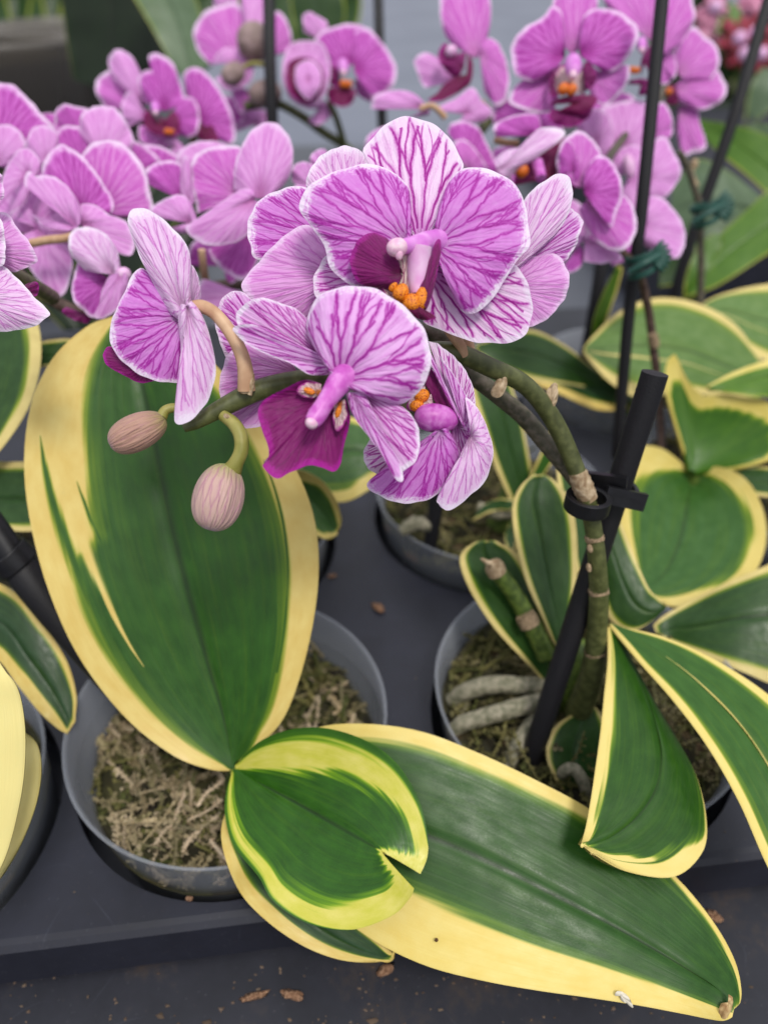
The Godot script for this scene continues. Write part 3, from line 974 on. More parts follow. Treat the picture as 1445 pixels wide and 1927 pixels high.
# ------------------------------------------------------------------ plants
func plant_front():
	var t := thing("orchid_plant", "cream-edged orchid with tall upright leaf, notched young leaf and long arching leaf", "orchid plant", Vector3(-0.05, 0.075, -0.135))
	leaf(t, "leaf_tall", [
		[437, 1451, .2265, 440, 1447, .2265, 443, 1440, .2265], [395, 1448, .224, 433, 1405, .2275, 482, 1408, .225], [325, 1421, .222, 420, 1340, .2275, 532, 1355, .224], [235, 1349, .221, 400, 1270, .227, 566, 1270, .223],
		[150, 1238, .221, 378, 1190, .2265, 590, 1168, .2225], [93, 1114, .2215, 352, 1095, .226, 600, 1068, .2225], [58, 985, .2225, 326, 990, .2265, 591, 973, .223], [46, 868, .2235, 304, 885, .227, 557, 883, .224],
		[60, 758, .2245, 284, 785, .2275, 502, 797, .225], [100, 674, .226, 267, 705, .2285, 430, 712, .2265], [160, 617, .2275, 257, 640, .229, 350, 632, .2275], [207, 597, .2285, 250, 603, .2295, 300, 595, .229], [246, 588, .2295, 250, 587, .2297, 256, 588, .2295]], 1.5, 0.0022)
	leaf(t, "leaf_long", [
		[470, 1485, .222, 480, 1455, .222, 500, 1420, .222], [545, 1592, .212, 570, 1490, .2155, 592, 1371, .218], [618, 1700, .203, 658, 1525, .2095, 682, 1362, .216], [700, 1768, .197, 758, 1556, .205, 790, 1376, .2145],
		[800, 1817, .193, 860, 1594, .202, 900, 1417, .213], [905, 1845, .190, 960, 1642, .199, 1010, 1469, .2115], [1010, 1864, .1875, 1060, 1694, .196, 1110, 1523, .209], [1110, 1878, .185, 1150, 1742, .193, 1200, 1589, .2055],
		[1205, 1893, .183, 1232, 1790, .189, 1280, 1659, .2005], [1284, 1908, .181, 1300, 1832, .1855, 1341, 1735, .195], [1335, 1917, .1795, 1346, 1862, .182, 1379, 1805, .189], [1360, 1920, .179, 1369, 1886, .180, 1391, 1860, .184], [1376, 1913, .179, 1380, 1900, .179, 1387, 1890, .181]], 1.5, 0.002)
	leaf(t, "leaf_shade", [
		[436, 1505, .221, 445, 1500, .222, 452, 1490, .223], [417, 1560, .2105, 455, 1540, .213, 500, 1520, .218], [426, 1620, .2045, 480, 1600, .206, 545, 1580, .2105], [456, 1685, .206, 515, 1660, .207, 590, 1640, .207], [510, 1740, .203, 565, 1712, .204, 635, 1692, .204],
		[578, 1784, .201, 620, 1755, .202, 680, 1735, .202], [648, 1808, .199, 675, 1783, .2, 712, 1768, .2], [715, 1810, .1975, 722, 1800, .198, 735, 1790, .198], [741, 1799, .197, 742, 1797, .197, 743, 1795, .197]], 1.5, 0.002)
	leaf(t, "leaf_young", [
		[441, 1452, .2215, 445, 1446, .2215, 449, 1440, .2215], [427, 1485, .215, 470, 1462, .2195, 482, 1400, .2165], [424, 1535, .209, 505, 1482, .2165, 537, 1375, .2125], [440, 1592, .203, 545, 1503, .212, 600, 1369, .209], [487, 1650, .1975, 585, 1525, .2075, 660, 1382, .2055],
		[515, 1697, .1935, 620, 1545, .203, 715, 1409, .203], [580, 1738, .190, 655, 1565, .199, 757, 1450, .200], [660, 1750, .188, 685, 1582, .196, 790, 1510, .1975], [735, 1725, .1875, 705, 1594, .194, 804, 1570, .1945], [770, 1692, .1875, 714, 1600, .193, 804, 1612, .1925], [779, 1672, .188, 720, 1605, .1925, 791, 1645, .191]], 1.25, 0.0018)
	tube(t, "stem", "stem_green", [[470, 1480, .226, 7.0], [452, 1458, .2255, 6.0], [443, 1448, .2245, 2.0]])
	fan(t, "torn_edge", "torn_edge", 1168, 1872, .1835, 0, 0, 0.3, [1156, 1872, 1160, 1866, 1172, 1868, 1184, 1880, 1191, 1896, 1180, 1889, 1168, 1882], 0.0, 0.0006)
	fan(t, "dry_tip", "dry_tip", 1370, 1886, .178, 0, 0, 0.4, [1356, 1890, 1352, 1908, 1362, 1918, 1372, 1904, 1378, 1880, 1370, 1872], 0.0, 0.0008)
	part("spot", egg_mesh(P(820, 1766, .1923), P(822, 1772, .1923), 0.0005), M.scar_dark, t)

func orchid_face(t: Node, petals: Array) -> Node3D:
	var fl := holder("flower", t)
	for p in petals:
		fan(fl, p[0], p[1], p[2], p[3], p[4], p[5], p[6], p[7], p[8], p[9] if p.size() > 9 else 0.0)
	return fl

func plant_hero():
	var t := thing("orchid_plant", "orchid in full bloom with striped pink flowers arching beside the cut-off stake", "orchid plant", Vector3(0.07, 0.075, -0.163))
	# flowering stem
	tube(t, "stem", "stem", [[1085, 1345, .257, 4.6], [1112, 1270, .244, 3.9], [1122, 1200, .233, 3.2], [1126, 1110, .221, 2.8], [1118, 1010, .211, 2.5], [1102, 935, .206, 2.4], [1078, 870, .203, 2.4], [1040, 790, .198, 2.45], [990, 727, .192, 2.4], [920, 690, .186, 2.4], [850, 662, .181, 2.35], [770, 668, .177, 2.45], [680, 695, .174, 2.45], [600, 710, .172, 2.4], [520, 724, .170, 2.35], [462, 745, .1695, 2.35], [410, 772, .169, 2.0], [370, 794, .1687, 1.6], [346, 805, .1685, 1.1]], 18, 0.015)
	tube(t, "stem", "stem_dull", [[1085, 905, .210, 2.3], [1040, 850, .208, 2.4], [985, 785, .206, 2.4], [925, 735, .202, 2.3], [880, 700, .199, 2.3], [840, 640, .194, 2.4], [700, 600, .192, 2.2], [600, 560, .191, 2.0]], 14, 0.015)
	for q in [[1118, 1012, .2112, 2.7, 0], [1126, 1112, .2212, 2.95, 0], [1120, 1226, .2368, 3.5, 0]]:
		tube(t, "node_ring", "scar", [[q[0] - 2.0, q[1] - 7.0, q[2], q[3] - 0.2], [q[0] - 1.0, q[1] - 2.0, q[2], q[3]], [q[0] + 1.0, q[1] + 3.0, q[2], q[3]], [q[0] + 2.0, q[1] + 8.0, q[2], q[3] - 0.2]], 18, 0.03)
	tube(t, "node_ring", "bract", [[1086, 888, .2038, 2.5], [1092, 905, .2045, 2.8], [1100, 925, .2055, 2.85], [1106, 940, .2065, 2.6]], 16, 0.05)
	fan(t, "bract", "bract_sheet", 944, 712, .1875, 0, 0, 1.2, [934, 716, 924, 740, 930, 748, 942, 746, 952, 728, 952, 706, 948, 700], 0.0, 0.0008)
	fan(t, "bract", "bract_sheet", 1036, 762, .1955, 0, 0, 1.0, [1026, 745, 1030, 732, 1044, 720, 1049, 730, 1047, 752, 1040, 768], 0.0, 0.0008)
	fan(t, "bract", "bract_sheet", 468, 742, .1665, 0, 0, 1.5, [452, 738, 450, 728, 462, 706, 472, 690, 477, 700, 478, 722, 472, 745], 0.0, 0.0008)
	fan(t, "bract", "bract_sheet", 432, 790, .1665, 0, 0, 1.2, [418, 782, 424, 779, 440, 788, 452, 800, 450, 808, 440, 805], 0.0, 0.0008)
	for q in [[1108, 1032, .2124], [1106, 1068, .2160]]:
		part("scar", egg_mesh(P(q[0], q[1] - 8, q[2] - 0.0024), P(q[0] + 3, q[1] + 9, q[2] - 0.0024), 0.0008), M.scar, t)
	# base and roots
	bud(t, "stem_base", "stem_green", 1070, 1345, 1075, 1195, .268, .258, 8.5, 0.02)
	tube(t, "root", "root", [[1040, 1290, .262, 3.0], [990, 1290, .262, 3.1], [930, 1288, .262, 3.2], [880, 1300, .265, 3.2], [848, 1318, .27, 2.6]], 12, 0.022)
	tube(t, "root", "root", [[1040, 1315, .258, 3.0], [985, 1328, .257, 3.2], [925, 1345, .256, 3.1], [870, 1362, .257, 2.9], [850, 1378, .259, 2.2]], 12, 0.022)
	tube(t, "root", "root", [[1030, 1330, .258, 2.6], [990, 1375, .255, 2.7], [962, 1425, .251, 2.6], [950, 1450, .249, 2.2]], 12, 0.022)
	tube(t, "root", "root", [[1055, 1460, .243, 1.6], [1062, 1450, .241, 1.9], [1078, 1447, .24, 2.0], [1092, 1462, .2395, 2.0], [1108, 1500, .241, 2.0]], 12, 0.022)
	# cut spike with a dry end
	tube(t, "cut_spike", "stem_green", [[1030, 1235, .258, 3.6], [995, 1165, .256, 3.2], [965, 1115, .254, 2.9], [932, 1070, .251, 2.8]], 14, 0.02)
	tube(t, "cut_spike_tip", "bract", [[936, 1080, .2508, 3.1], [930, 1066, .25, 3.3], [926, 1058, .2495, 2.4]], 12, 0.1)
	fan(t, "bract", "bract_sheet", 930, 1066, .2475, 0, 0, 0.6, [926, 1070, 908, 1056, 904, 1050, 922, 1056, 934, 1052, 940, 1056, 938, 1070], 0.0, 0.0008)
	tube(t, "node_ring", "scar", [[998, 1178, .2535, 3.4], [992, 1166, .2533, 3.6], [986, 1156, .253, 3.3]], 12, 0.04)
	# leaves
	leaf(t, "leaf_plain", [[1022, 1282, .262, 1030, 1275, .262, 1036, 1268, .262], [985, 1242, .259, 1010, 1225, .261, 1040, 1215, .26], [930, 1182, .256, 975, 1160, .26, 1022, 1140, .258], [885, 1112, .255, 940, 1095, .26, 997, 1080, .258], [865, 1056, .256, 915, 1045, .26, 972, 1040, .259], [880, 1028, .258, 912, 1025, .26, 942, 1023, .26], [914, 1019, .26, 917, 1019, .26, 920, 1020, .26]])
	leaf(t, "leaf_plain", [[1047, 1220, .255, 1055, 1216, .255, 1062, 1212, .255], [1018, 1160, .254, 1045, 1155, .256, 1076, 1150, .255], [988, 1090, .254, 1030, 1080, .257, 1086, 1075, .255], [969, 1015, .255, 1015, 1000, .259, 1084, 995, .257], [964, 952, .257, 1005, 945, .26, 1072, 940, .259], [982, 911, .26, 1010, 907, .262, 1048, 910, .261], [1010, 894, .262, 1014, 893, .262, 1022, 895, .262]])
	leaf(t, "leaf_plain", [[1095, 1110, .262, 1105, 1100, .262, 1135, 1090, .262], [1072, 1020, .264, 1100, 1010, .268, 1135, 1000, .27], [1054, 940, .268, 1082, 930, .272, 1115, 920, .274], [1046, 882, .272, 1062, 872, .274, 1078, 866, .276]])
	leaf(t, "leaf_plain", [[1104, 1330, .256, 1110, 1328, .256, 1118, 1328, .256], [1042, 1368, .25, 1088, 1380, .25, 1142, 1365, .252], [1028, 1425, .247, 1078, 1432, .2465, 1150, 1430, .248], [1055, 1485, .244, 1095, 1492, .2435, 1150, 1480, .245], [1088, 1512, .243, 1094, 1514, .243, 1102, 1514, .243]])
	leaf(t, "leaf_plain", [[1108, 1010, .272, 1140, 1000, .27, 1165, 975, .27], [1130, 1100, .268, 1165, 1078, .265, 1198, 1060, .266], [1146, 1162, .265, 1190, 1130, .262, 1220, 1108, .263], [1185, 1188, .263, 1216, 1150, .261, 1238, 1126, .262], [1226, 1166, .262, 1238, 1148, .261, 1248, 1132, .261], [1251, 1141, .261, 1252, 1139, .261, 1253, 1137, .261]])
	leaf(t, "leaf_wide", [[1144, 1176, .236, 1148, 1177, .236, 1154, 1181, .236], [1199, 1243, .226, 1222, 1222, .229, 1243, 1199, .234], [1265, 1318, .216, 1308, 1285, .221, 1345, 1243, .228], [1330, 1405, .207, 1390, 1370, .212, 1445, 1308, .22], [1390, 1510, .199, 1455, 1470, .203, 1535, 1390, .211], [1442, 1628, .193, 1510, 1590, .196, 1590, 1500, .202], [1500, 1730, .189, 1540, 1690, .19, 1590, 1640, .192]], 1.5, 0.002)
	leaf(t, "leaf_folded", [[1142, 1178, .237, 1150, 1178, .237, 1158, 1186, .237], [1143, 1240, .228, 1182, 1245, .232, 1197, 1275, .232], [1136, 1310, .219, 1212, 1310, .225, 1238, 1345, .226], [1129, 1380, .211, 1232, 1375, .217, 1277, 1405, .219], [1120, 1445, .204, 1240, 1430, .210, 1310, 1468, .212], [1111, 1505, .198, 1230, 1485, .203, 1327, 1540, .205], [1103, 1550, .1945, 1197, 1535, .198, 1322, 1602, .199], [1096, 1578, .192, 1152, 1570, .1945, 1268, 1650, .1945], [1092, 1589, .191, 1112, 1588, .192, 1178, 1640, .192], [1091, 1592, .191, 1097, 1593, .191, 1112, 1605, .191]], 1.3, 0.0022)
	hero_flowers(t)

func hero_flowers(t: Node):
	# open flower facing the viewer
	var a := orchid_face(t, [
		["sepal", "sepal", 800, 505, .1705, 0.6, 0.8, 1.2, [815, 488, 870, 480, 940, 488, 970, 499, 986, 518, 996, 547, 1002, 588, 994, 620, 974, 639, 947, 646, 897, 644, 851, 630, 812, 614, 794, 600, 786, 560]],
		["sepal", "sepal_fine", 760, 515, .1705, -0.5, 0.6, 0.5, [742, 490, 680, 478, 622, 476, 596, 508, 590, 538, 597, 563, 630, 588, 690, 595, 752, 562]],
		["sepal", "sepal", 790, 470, .1690, 0.4, -2.2, 1.5, [764, 448, 762, 405, 738, 350, 703, 312, 684, 290, 692, 268, 715, 243, 742, 225, 770, 220, 802, 226, 836, 250, 861, 284, 872, 314, 852, 346, 837, 382, 826, 415, 822, 448]],
		["petal", "petal", 772, 462, .1672, 1.6, -0.4, 3.2, [760, 446, 766, 405, 771, 378, 769, 355, 755, 335, 732, 320, 705, 310, 668, 311, 632, 322, 595, 341, 570, 363, 562, 384, 568, 402, 586, 426, 604, 452, 613, 476, 623, 505, 645, 526, 671, 539, 700, 522, 735, 490], 1.0],
		["petal", "petal", 812, 462, .1672, -1.4, -0.4, 3.2, [824, 448, 826, 415, 830, 378, 840, 350, 853, 331, 874, 316, 897, 314, 924, 320, 956, 337, 981, 363, 988, 383, 992, 410, 996, 460, 983, 480, 965, 502, 951, 524, 933, 552, 910, 581, 890, 590, 869, 586, 856, 561, 846, 529, 833, 501, 820, 480], 1.0]])
	fan(a, "lip", "lip_dark", 758, 520, .1612, 0.8, -1.0, 2.2, [742, 470, 728, 448, 712, 440, 695, 438, 677, 449, 664, 469, 659, 492, 664, 516, 677, 533, 696, 541, 714, 545, 735, 552], 0.8)
	fan(a, "throat", "lip_throat", 756, 572, .1603, 0, 0.8, -1.2, [732, 568, 716, 540, 708, 510, 710, 485, 722, 468, 745, 458, 775, 470, 792, 500, 800, 540, 790, 576])
	fan(a, "lip", "lip_dark", 798, 572, .1580, 0.0, -1.5, 0.4, [790, 540, 803, 505, 815, 465, 822, 452, 829, 452, 830, 468, 825, 500, 817, 538, 807, 570, 800, 585])
	fan(a, "lip_tip", "lip_blood", 778, 574, .1590, 0, 0, 1.2, [756, 584, 768, 592, 784, 599, 800, 603, 820, 599, 812, 592, 800, 588, 796, 578])
	for q in [[748, 566, 762, 534, 2.7, 0], [772, 586, 778, 552, 3.1, 0], [790, 584, 795, 540, 2.4, 0], [734, 548, 746, 532, 1.2, 0]]:
		bud(a, "callus", "callus", q[0], q[1], q[2], q[3], .1592, .1580, q[4] * 0.62, 0.0, 0.7)
	tube(a, "column_foot", "column_pale", [[788, 552, .1612, 1.9], [787, 525, .1608, 2.3], [788, 490, .1600, 2.5], [792, 462, .1592, 2.4]], 16)
	tube(a, "column", "column_pink", [[828, 452, .1665, 2.4], [808, 454, .1632, 2.3], [788, 458, .1606, 2.0], [770, 462, .1585, 1.7], [757, 464, .1575, 1.6]], 20, 0.01)
	bud(a, "anther_cap", "cap", 764, 462, 729, 470, .1572, .1556, 1.95, 0.0, 0.56)
	bud(a, "anther_cap", "cap", 752, 468, 750, 490, .1555, .1562, 0.8, 0.0, 0.5)
	tube(t, "flower_stalk", "pedicel", [[872, 668, .181, 1.2], [866, 650, .179, 1.3], [850, 628, .1765, 1.3], [825, 590, .174, 1.3]])
	tube(t, "flower_stalk", "pedicel", [[884, 660, .184, 1.2], [880, 640, .184, 1.3], [862, 600, .184, 1.3]])
	# flower below it, looking down past the lip
	var b := orchid_face(t, [
		["sepal", "sepal_fine", 610, 676, .1600, -0.3, 1.5, 1.2, [594, 650, 579, 603, 558, 582, 525, 569, 504, 562, 477, 563, 455, 577, 445, 597, 452, 620, 490, 648, 548, 668]],
		["petal", "petal_two", 646, 690, .1552, -1.5, 1.0, -0.6, [636, 678, 590, 665, 547, 649, 515, 628, 482, 612, 455, 611, 436, 619, 451, 635, 472, 652, 504, 668, 547, 684, 580, 704, 615, 706]],
		["petal", "petal_two", 636, 716, .1550, -0.8, 0.9, 4.0, [624, 704, 596, 661, 582, 634, 577, 607, 585, 579, 606, 553, 638, 540, 666, 538, 698, 542, 726, 553, 753, 569, 779, 596, 799, 623, 810, 655, 809, 693, 796, 725, 779, 747, 757, 760, 730, 758, 698, 748, 664, 734], 1.5],
		["sepal", "sepal_fine", 672, 736, .1562, 0.6, 0.3, 1.4, [686, 742, 730, 752, 768, 774, 787, 806, 790, 838, 782, 866, 763, 885, 741, 888, 722, 850, 702, 800, 682, 762]],
		["petal", "petal_two", 660, 738, .1530, 0.4, -0.6, 0.6, [652, 742, 666, 784, 698, 828, 725, 866, 744, 901, 758, 903, 755, 876, 736, 839, 714, 801, 698, 763, 684, 740]]])
	fan(b, "lip", "lip_dark", 618, 748, .1548, 0.4, -1.2, -1.6, [600, 722, 574, 715, 536, 731, 498, 752, 487, 774, 490, 801, 504, 840, 506, 863, 494, 875, 503, 890, 524, 901, 547, 888, 579, 877, 606, 880, 628, 888, 641, 871, 649, 833, 659, 790, 652, 755], -1.0, 0.0007)
	fan(b, "throat", "lip_throat", 604, 740, .1540, 0.4, -1.2, -0.3, [604, 722, 584, 718, 566, 724, 558, 736, 568, 746, 588, 750])
	fan(b, "throat", "lip_throat", 640, 756, .1536, 0.4, -1.2, -0.3, [650, 752, 654, 780, 646, 802, 634, 812, 626, 790, 628, 766])
	bud(b, "callus", "callus", 592, 740, 572, 732, .1534, .1538, 0.7, 0.0)
	bud(b, "callus", "callus", 640, 764, 633, 786, .1532, .1534, 0.6, 0.0)
	tube(b, "column", "column", [[662, 698, .1555, 3.6], [646, 712, .1535, 3.0], [630, 732, .1518, 2.3], [612, 758, .1502, 1.85], [597, 781, .1492, 1.95], [587, 795, .1488, 1.6]], 20, 0.012)
	bud(b, "anther_cap", "cap", 594, 788, 579, 804, .1483, .1480, 1.3, 0.0, 0.5)
	# flower turned away to the right
	var c := orchid_face(t, [
		["sepal", "sepal", 862, 805, .1730, 0.5, 0.5, 1.0, [806, 642, 828, 650, 865, 682, 887, 720, 894, 752, 892, 790, 880, 810]],
		["sepal", "sepal_fine", 856, 785, .1722, 0.6, 0.4, -1.0, [836, 798, 852, 820, 864, 850, 862, 880, 845, 915, 822, 940, 838, 955, 865, 915, 882, 872, 891, 828, 886, 790]],
		["sepal", "sepal", 786, 828, .1712, 0, 0, 1.0, [772, 790, 720, 808, 700, 823, 689, 838, 684, 855, 687, 873, 703, 889, 725, 895, 768, 882]],
		["petal", "petal_two", 874, 805, .1690, 0.0, 0.3, 0.6, [806, 655, 808, 683, 829, 720, 849, 758, 872, 795, 888, 818, 893, 792, 880, 750, 852, 702, 826, 668]],
		["petal", "petal", 828, 806, .1688, 0.5, 0.4, 2.2, [806, 822, 784, 851, 752, 876, 720, 894, 692, 907, 698, 923, 725, 939, 763, 947, 801, 942, 833, 921, 857, 888, 865, 860, 857, 833, 842, 808], 0.8],
		["petal", "back_veined", 886, 820, .1680, 1.2, 0.2, 2.6, [874, 748, 884, 752, 900, 770, 915, 801, 927, 839, 926, 866, 914, 903, 892, 926, 860, 953, 838, 960, 826, 950, 822, 940, 842, 918, 868, 878]]])
	fan(c, "throat", "lip_throat", 800, 750, .1705, 0, 0, 0.8, [800, 725, 784, 735, 768, 756, 766, 770, 785, 775, 812, 768, 812, 740])
	bud(c, "callus", "callus", 806, 738, 782, 752, .1698, .1692, 1.5, 0.0)
	bud(c, "callus", "callus", 796, 758, 772, 768, .1696, .1690, 1.3, 0.0)
	bud(c, "column", "column", 862, 792, 780, 782, .1705, .1686, 3.3, 0.0, 0.42)
	fan(c, "lip", "lip_dark", 830, 770, .1712, 0, 0, 1.0, [808, 738, 790, 700, 806, 690, 830, 720, 848, 760, 850, 790])
	# flower seen from the side, nearest the tip
	var d := orchid_face(t, [
		["petal", "back_veined", 362, 580, .1705, 0, 0, 0.8, [358, 494, 369, 509, 376, 530, 378, 553, 373, 577]],
		["petal", "petal", 347, 596, .1680, 1.5, 0.4, 2.4, [338, 575, 300, 550, 284, 520, 270, 505, 257, 509, 245, 526, 222, 577, 211, 602, 206, 630, 218, 664, 245, 693, 283, 713, 312, 720, 341, 716, 346, 680]],
		["sepal", "back_veined", 348, 588, .1652, 0.3, 0.3, 2.2, [359, 560, 360, 525, 359, 490, 354, 466, 339, 443, 316, 420, 291, 401, 270, 391, 252, 391, 245, 400, 241, 418, 244, 430, 254, 459, 267, 491, 281, 517, 296, 547, 308, 570, 322, 590, 335, 600]],
		["sepal", "back_veined", 352, 575, .1632, 0.6, -0.2, 2.2, [342, 572, 336, 590, 338, 617, 341, 650, 342, 690, 340, 730, 333, 765, 329, 790, 341, 799, 363, 789, 385, 764, 400, 731, 407, 698, 402, 661, 391, 618, 375, 584, 360, 566]]])
	fan(d, "lip", "lip_dark", 280, 690, .1690, 0, 0, 0.6, [210, 652, 200, 655, 194, 671, 205, 690, 235, 707, 262, 720, 290, 717, 320, 700, 300, 660])
	bud(d, "receptacle", "column_pale", 380, 572, 348, 596, .1655, .167, 2.0, 0.0)
	tube(t, "flower_stalk", "pedicel", [[362, 580, .1655, 1.6], [380, 577, .1645, 1.5], [405, 590, .1640, 1.45], [430, 620, .1640, 1.5], [450, 655, .1645, 1.55], [461, 690, .165, 1.7], [464, 735, .1665, 2.0]], 14)
	# flowers turned away behind
	orchid_face(t, [
		["petal", "back_veined", 660, 430, .1845, -0.5, -0.8, 1.5, [574, 372, 579, 330, 595, 302, 623, 281, 650, 275, 673, 280, 690, 296, 705, 340, 700, 400]],
		["petal", "petal", 640, 460, .1820, 1.0, -0.5, 2.2, [605, 392, 588, 362, 572, 352, 550, 351, 522, 358, 490, 376, 472, 401, 466, 433, 470, 460, 484, 488, 540, 500, 600, 500]],
		["sepal", "back", 650, 520, .1800, 1.0, 0.6, 2.4, [618, 470, 602, 442, 583, 424, 563, 427, 536, 442, 499, 479, 467, 515, 456, 541, 475, 570, 520, 595, 580, 606, 640, 590]]])
	orchid_face(t, [
		["petal", "petal_two", 975, 500, .1905, 0, 0, 1.5, [1030, 430, 1068, 395, 1081, 398, 1095, 410, 1096, 422, 1089, 445, 1083, 463, 1072, 480, 1060, 493, 1030, 502]],
		["sepal", "back", 950, 540, .1890, 0, 0, 2.0, [968, 492, 1010, 480, 1038, 477, 1055, 485, 1066, 505, 1071, 527, 1066, 554, 1052, 575, 1033, 597, 995, 616, 965, 605]],
		["sepal", "back_veined", 960, 510, .1870, 0.5, -0.5, 2.2, [955, 440, 985, 378, 1011, 349, 1030, 336, 1052, 327, 1068, 331, 1076, 345, 1077, 364, 1072, 394, 1060, 420, 1038, 446, 1008, 474, 978, 500]]])
	orchid_face(t, [
		["petal", "petal_two", 520, 670, .1770, 0, 0, 1.5, [520, 600, 472, 562, 452, 547, 428, 553, 410, 577, 405, 602, 413, 642, 440, 692, 490, 705]],
		["sepal", "back", 560, 700, .1755, 0.3, 0.5, 1.8, [520, 640, 470, 640, 432, 664, 416, 704, 414, 750, 425, 786, 455, 804, 492, 802, 540, 780]]])
	# buds
	bud(t, "bud", "bud_brown", 312, 788, 207, 838, .1665, .1640, 4.1, 0.09, 0.42)
	bud(t, "bud", "bud", 428, 874, 395, 998, .1660, .1640, 5.6, 0.09, 0.46)
	tube(t, "bud_stalk", "pedicel_green", [[304, 786, .1662, 1.3], [312, 772, .167, 1.1], [330, 768, .1675, 1.1], [350, 778, .168, 1.2]], 12)
	tube(t, "bud_stalk", "pedicel_green", [[420, 782, .1675, 1.3], [440, 797, .166, 1.5], [453, 820, .1652, 1.6], [454, 848, .1650, 1.6], [444, 872, .165, 1.7], [434, 890, .1655, 2.6]], 14)

func plant_left():
	var t := thing("orchid_plant", "orchid at the left border with a cream-white leaf and shaded leaves behind", "orchid plant", Vector3(-0.15, 0.075, -0.125))
	leaf(t, "leaf_shade", [[-90, 1230, .246, -85, 1150, .248, -80, 1070, .25], [-10, 1238, .2445, 5, 1172, .2465, 20, 1108, .249], [36, 1292, .243, 55, 1232, .245, 75, 1168, .248], [75, 1340, .242, 98, 1292, .244, 122, 1235, .2465], [108, 1370, .2415, 124, 1342, .2425, 144, 1305, .2445], [127, 1381, .2415, 133, 1372, .242, 141, 1358, .243]])
	leaf(t, "leaf_cream", [[-130, 1225, .186, -60, 1222, .187, 0, 1252, .186], [-135, 1290, .182, -60, 1290, .185, 32, 1292, .182], [-135, 1360, .180, -55, 1360, .1835, 46, 1352, .1805], [-135, 1440, .178, -55, 1440, .182, 48, 1428, .179], [-135, 1520, .177, -60, 1520, .181, 38, 1510, .178], [-135, 1600, .176, -70, 1600, .180, 12, 1610, .177], [-135, 1680, .176, -90, 1680, .179, -30, 1690, .177]], 1.5, 0.002)
	leaf(t, "leaf_cream", [[-60, 1380, .199, 0, 1372, .2, 40, 1374, .199], [-60, 1420, .196, 0, 1420, .199, 70, 1400, .197], [-60, 1480, .193, 0, 1480, .197, 78, 1450, .194], [-60, 1540, .191, -10, 1540, .195, 68, 1515, .192], [-60, 1600, .189, -20, 1600, .193, 40, 1588, .190], [-60, 1670, .188, -35, 1670, .190, 0, 1655, .189]], 1.5, 0.002)
	leaf(t, "leaf_plain", [[-110, 560, .262, -30, 560, .262, 60, 568, .262], [-110, 630, .258, -25, 635, .26, 77, 632, .258], [-110, 700, .255, -30, 705, .258, 75, 700, .255], [-110, 765, .253, -45, 770, .256, 52, 772, .253], [-110, 830, .251, -60, 830, .254, 5, 843, .252], [-110, 890, .25, -90, 890, .252, -50, 900, .252]])
	leaf(t, "leaf_plain", [[-80, 1015, .262, -80, 950, .264, -80, 860, .262], [0, 1000, .26, 0, 940, .263, 0, 868, .262], [60, 1000, .258, 70, 940, .262, 70, 872, .262], [120, 990, .258, 135, 945, .26, 140, 900, .262], [180, 960, .26, 185, 950, .26, 188, 940, .26]])
	leaf(t, "leaf_plain", [[40, 700, .275, 40, 680, .275, 45, 655, .275], [90, 690, .275, 92, 672, .275, 95, 640, .276], [150, 690, .275, 152, 672, .276, 150, 640, .277], [220, 690, .276, 225, 680, .276, 225, 670, .276]])
	tube(t, "stem", "stem_green", [[-120, 1330, .24, 6.0], [-110, 1280, .238, 5.0], [-100, 1180, .24, 3.0]])

func plant_rear_middle():
	var t := thing("orchid_plant", "orchid behind the bare tray patch, its yellow-margined leaves partly curled", "orchid plant", Vector3(0.04, 0.075, -0.262))
	leaf(t, "leaf_heart", [[720, 900, .30, 722, 860, .302, 724, 815, .305], [690, 925, .296, 690, 850, .30, 690, 792, .305], [650, 944, .294, 645, 850, .299, 640, 785, .305], [605, 940, .294, 600, 858, .299, 590, 805, .304], [570, 912, .296, 565, 866, .299, 560, 835, .302], [556, 880, .298, 556, 872, .298, 556, 862, .298]])
	leaf(t, "leaf_heart", [[545, 880, .272, 548, 920, .278, 560, 968, .274], [580, 890, .268, 575, 930, .276, 575, 985, .270], [608, 908, .265, 597, 950, .273, 590, 1003, .267], [630, 938, .264, 612, 970, .270, 606, 1013, .266], [641, 972, .264, 625, 990, .268, 622, 1014, .266], [641, 990, .265, 637, 998, .266, 634, 1006, .266]])
	leaf(t, "leaf_plain", [[968, 960, .325, 985, 935, .325, 1002, 905, .325], [932, 880, .318, 962, 850, .32, 988, 820, .32], [905, 800, .312, 942, 772, .316, 970, 750, .318], [885, 735, .312, 920, 715, .315, 950, 700, .318], [880, 690, .314, 900, 680, .315, 915, 675, .316]])
	leaf(t, "leaf_wide", [[975, 945, .322, 982, 940, .322, 992, 935, .322], [1000, 890, .318, 1012, 885, .318, 1025, 890, .318], [1020, 845, .315, 1035, 845, .315, 1048, 855, .315], [1030, 815, .312, 1036, 812, .312, 1040, 815, .312]])
	leaf(t, "leaf_plain", [[960, 985, .318, 968, 975, .318, 975, 965, .318], [950, 1010, .312, 962, 1005, .312, 972, 1000, .312], [955, 1040, .308, 962, 1038, .308, 968, 1035, .308]])
	leaf(t, "leaf_plain", [[890, 980, .322, 900, 965, .322, 912, 952, .322], [930, 962, .318, 935, 950, .318, 940, 938, .318], [968, 960, .315, 970, 952, .315, 972, 944, .315]])
	tube(t, "stem", "stem_green", [[935, 990, .335, 5.0], [950, 950, .33, 4.5], [965, 900, .326, 3.5]])
	tube(t, "root", "root", [[900, 955, .325, 2.6], [935, 965, .322, 3.0], [980, 962, .32, 2.6]], 12, 0.08)
	tube(t, "root", "root", [[755, 1000, .318, 2.4], [780, 985, .317, 3.2], [810, 990, .317, 2.4]], 12, 0.1)

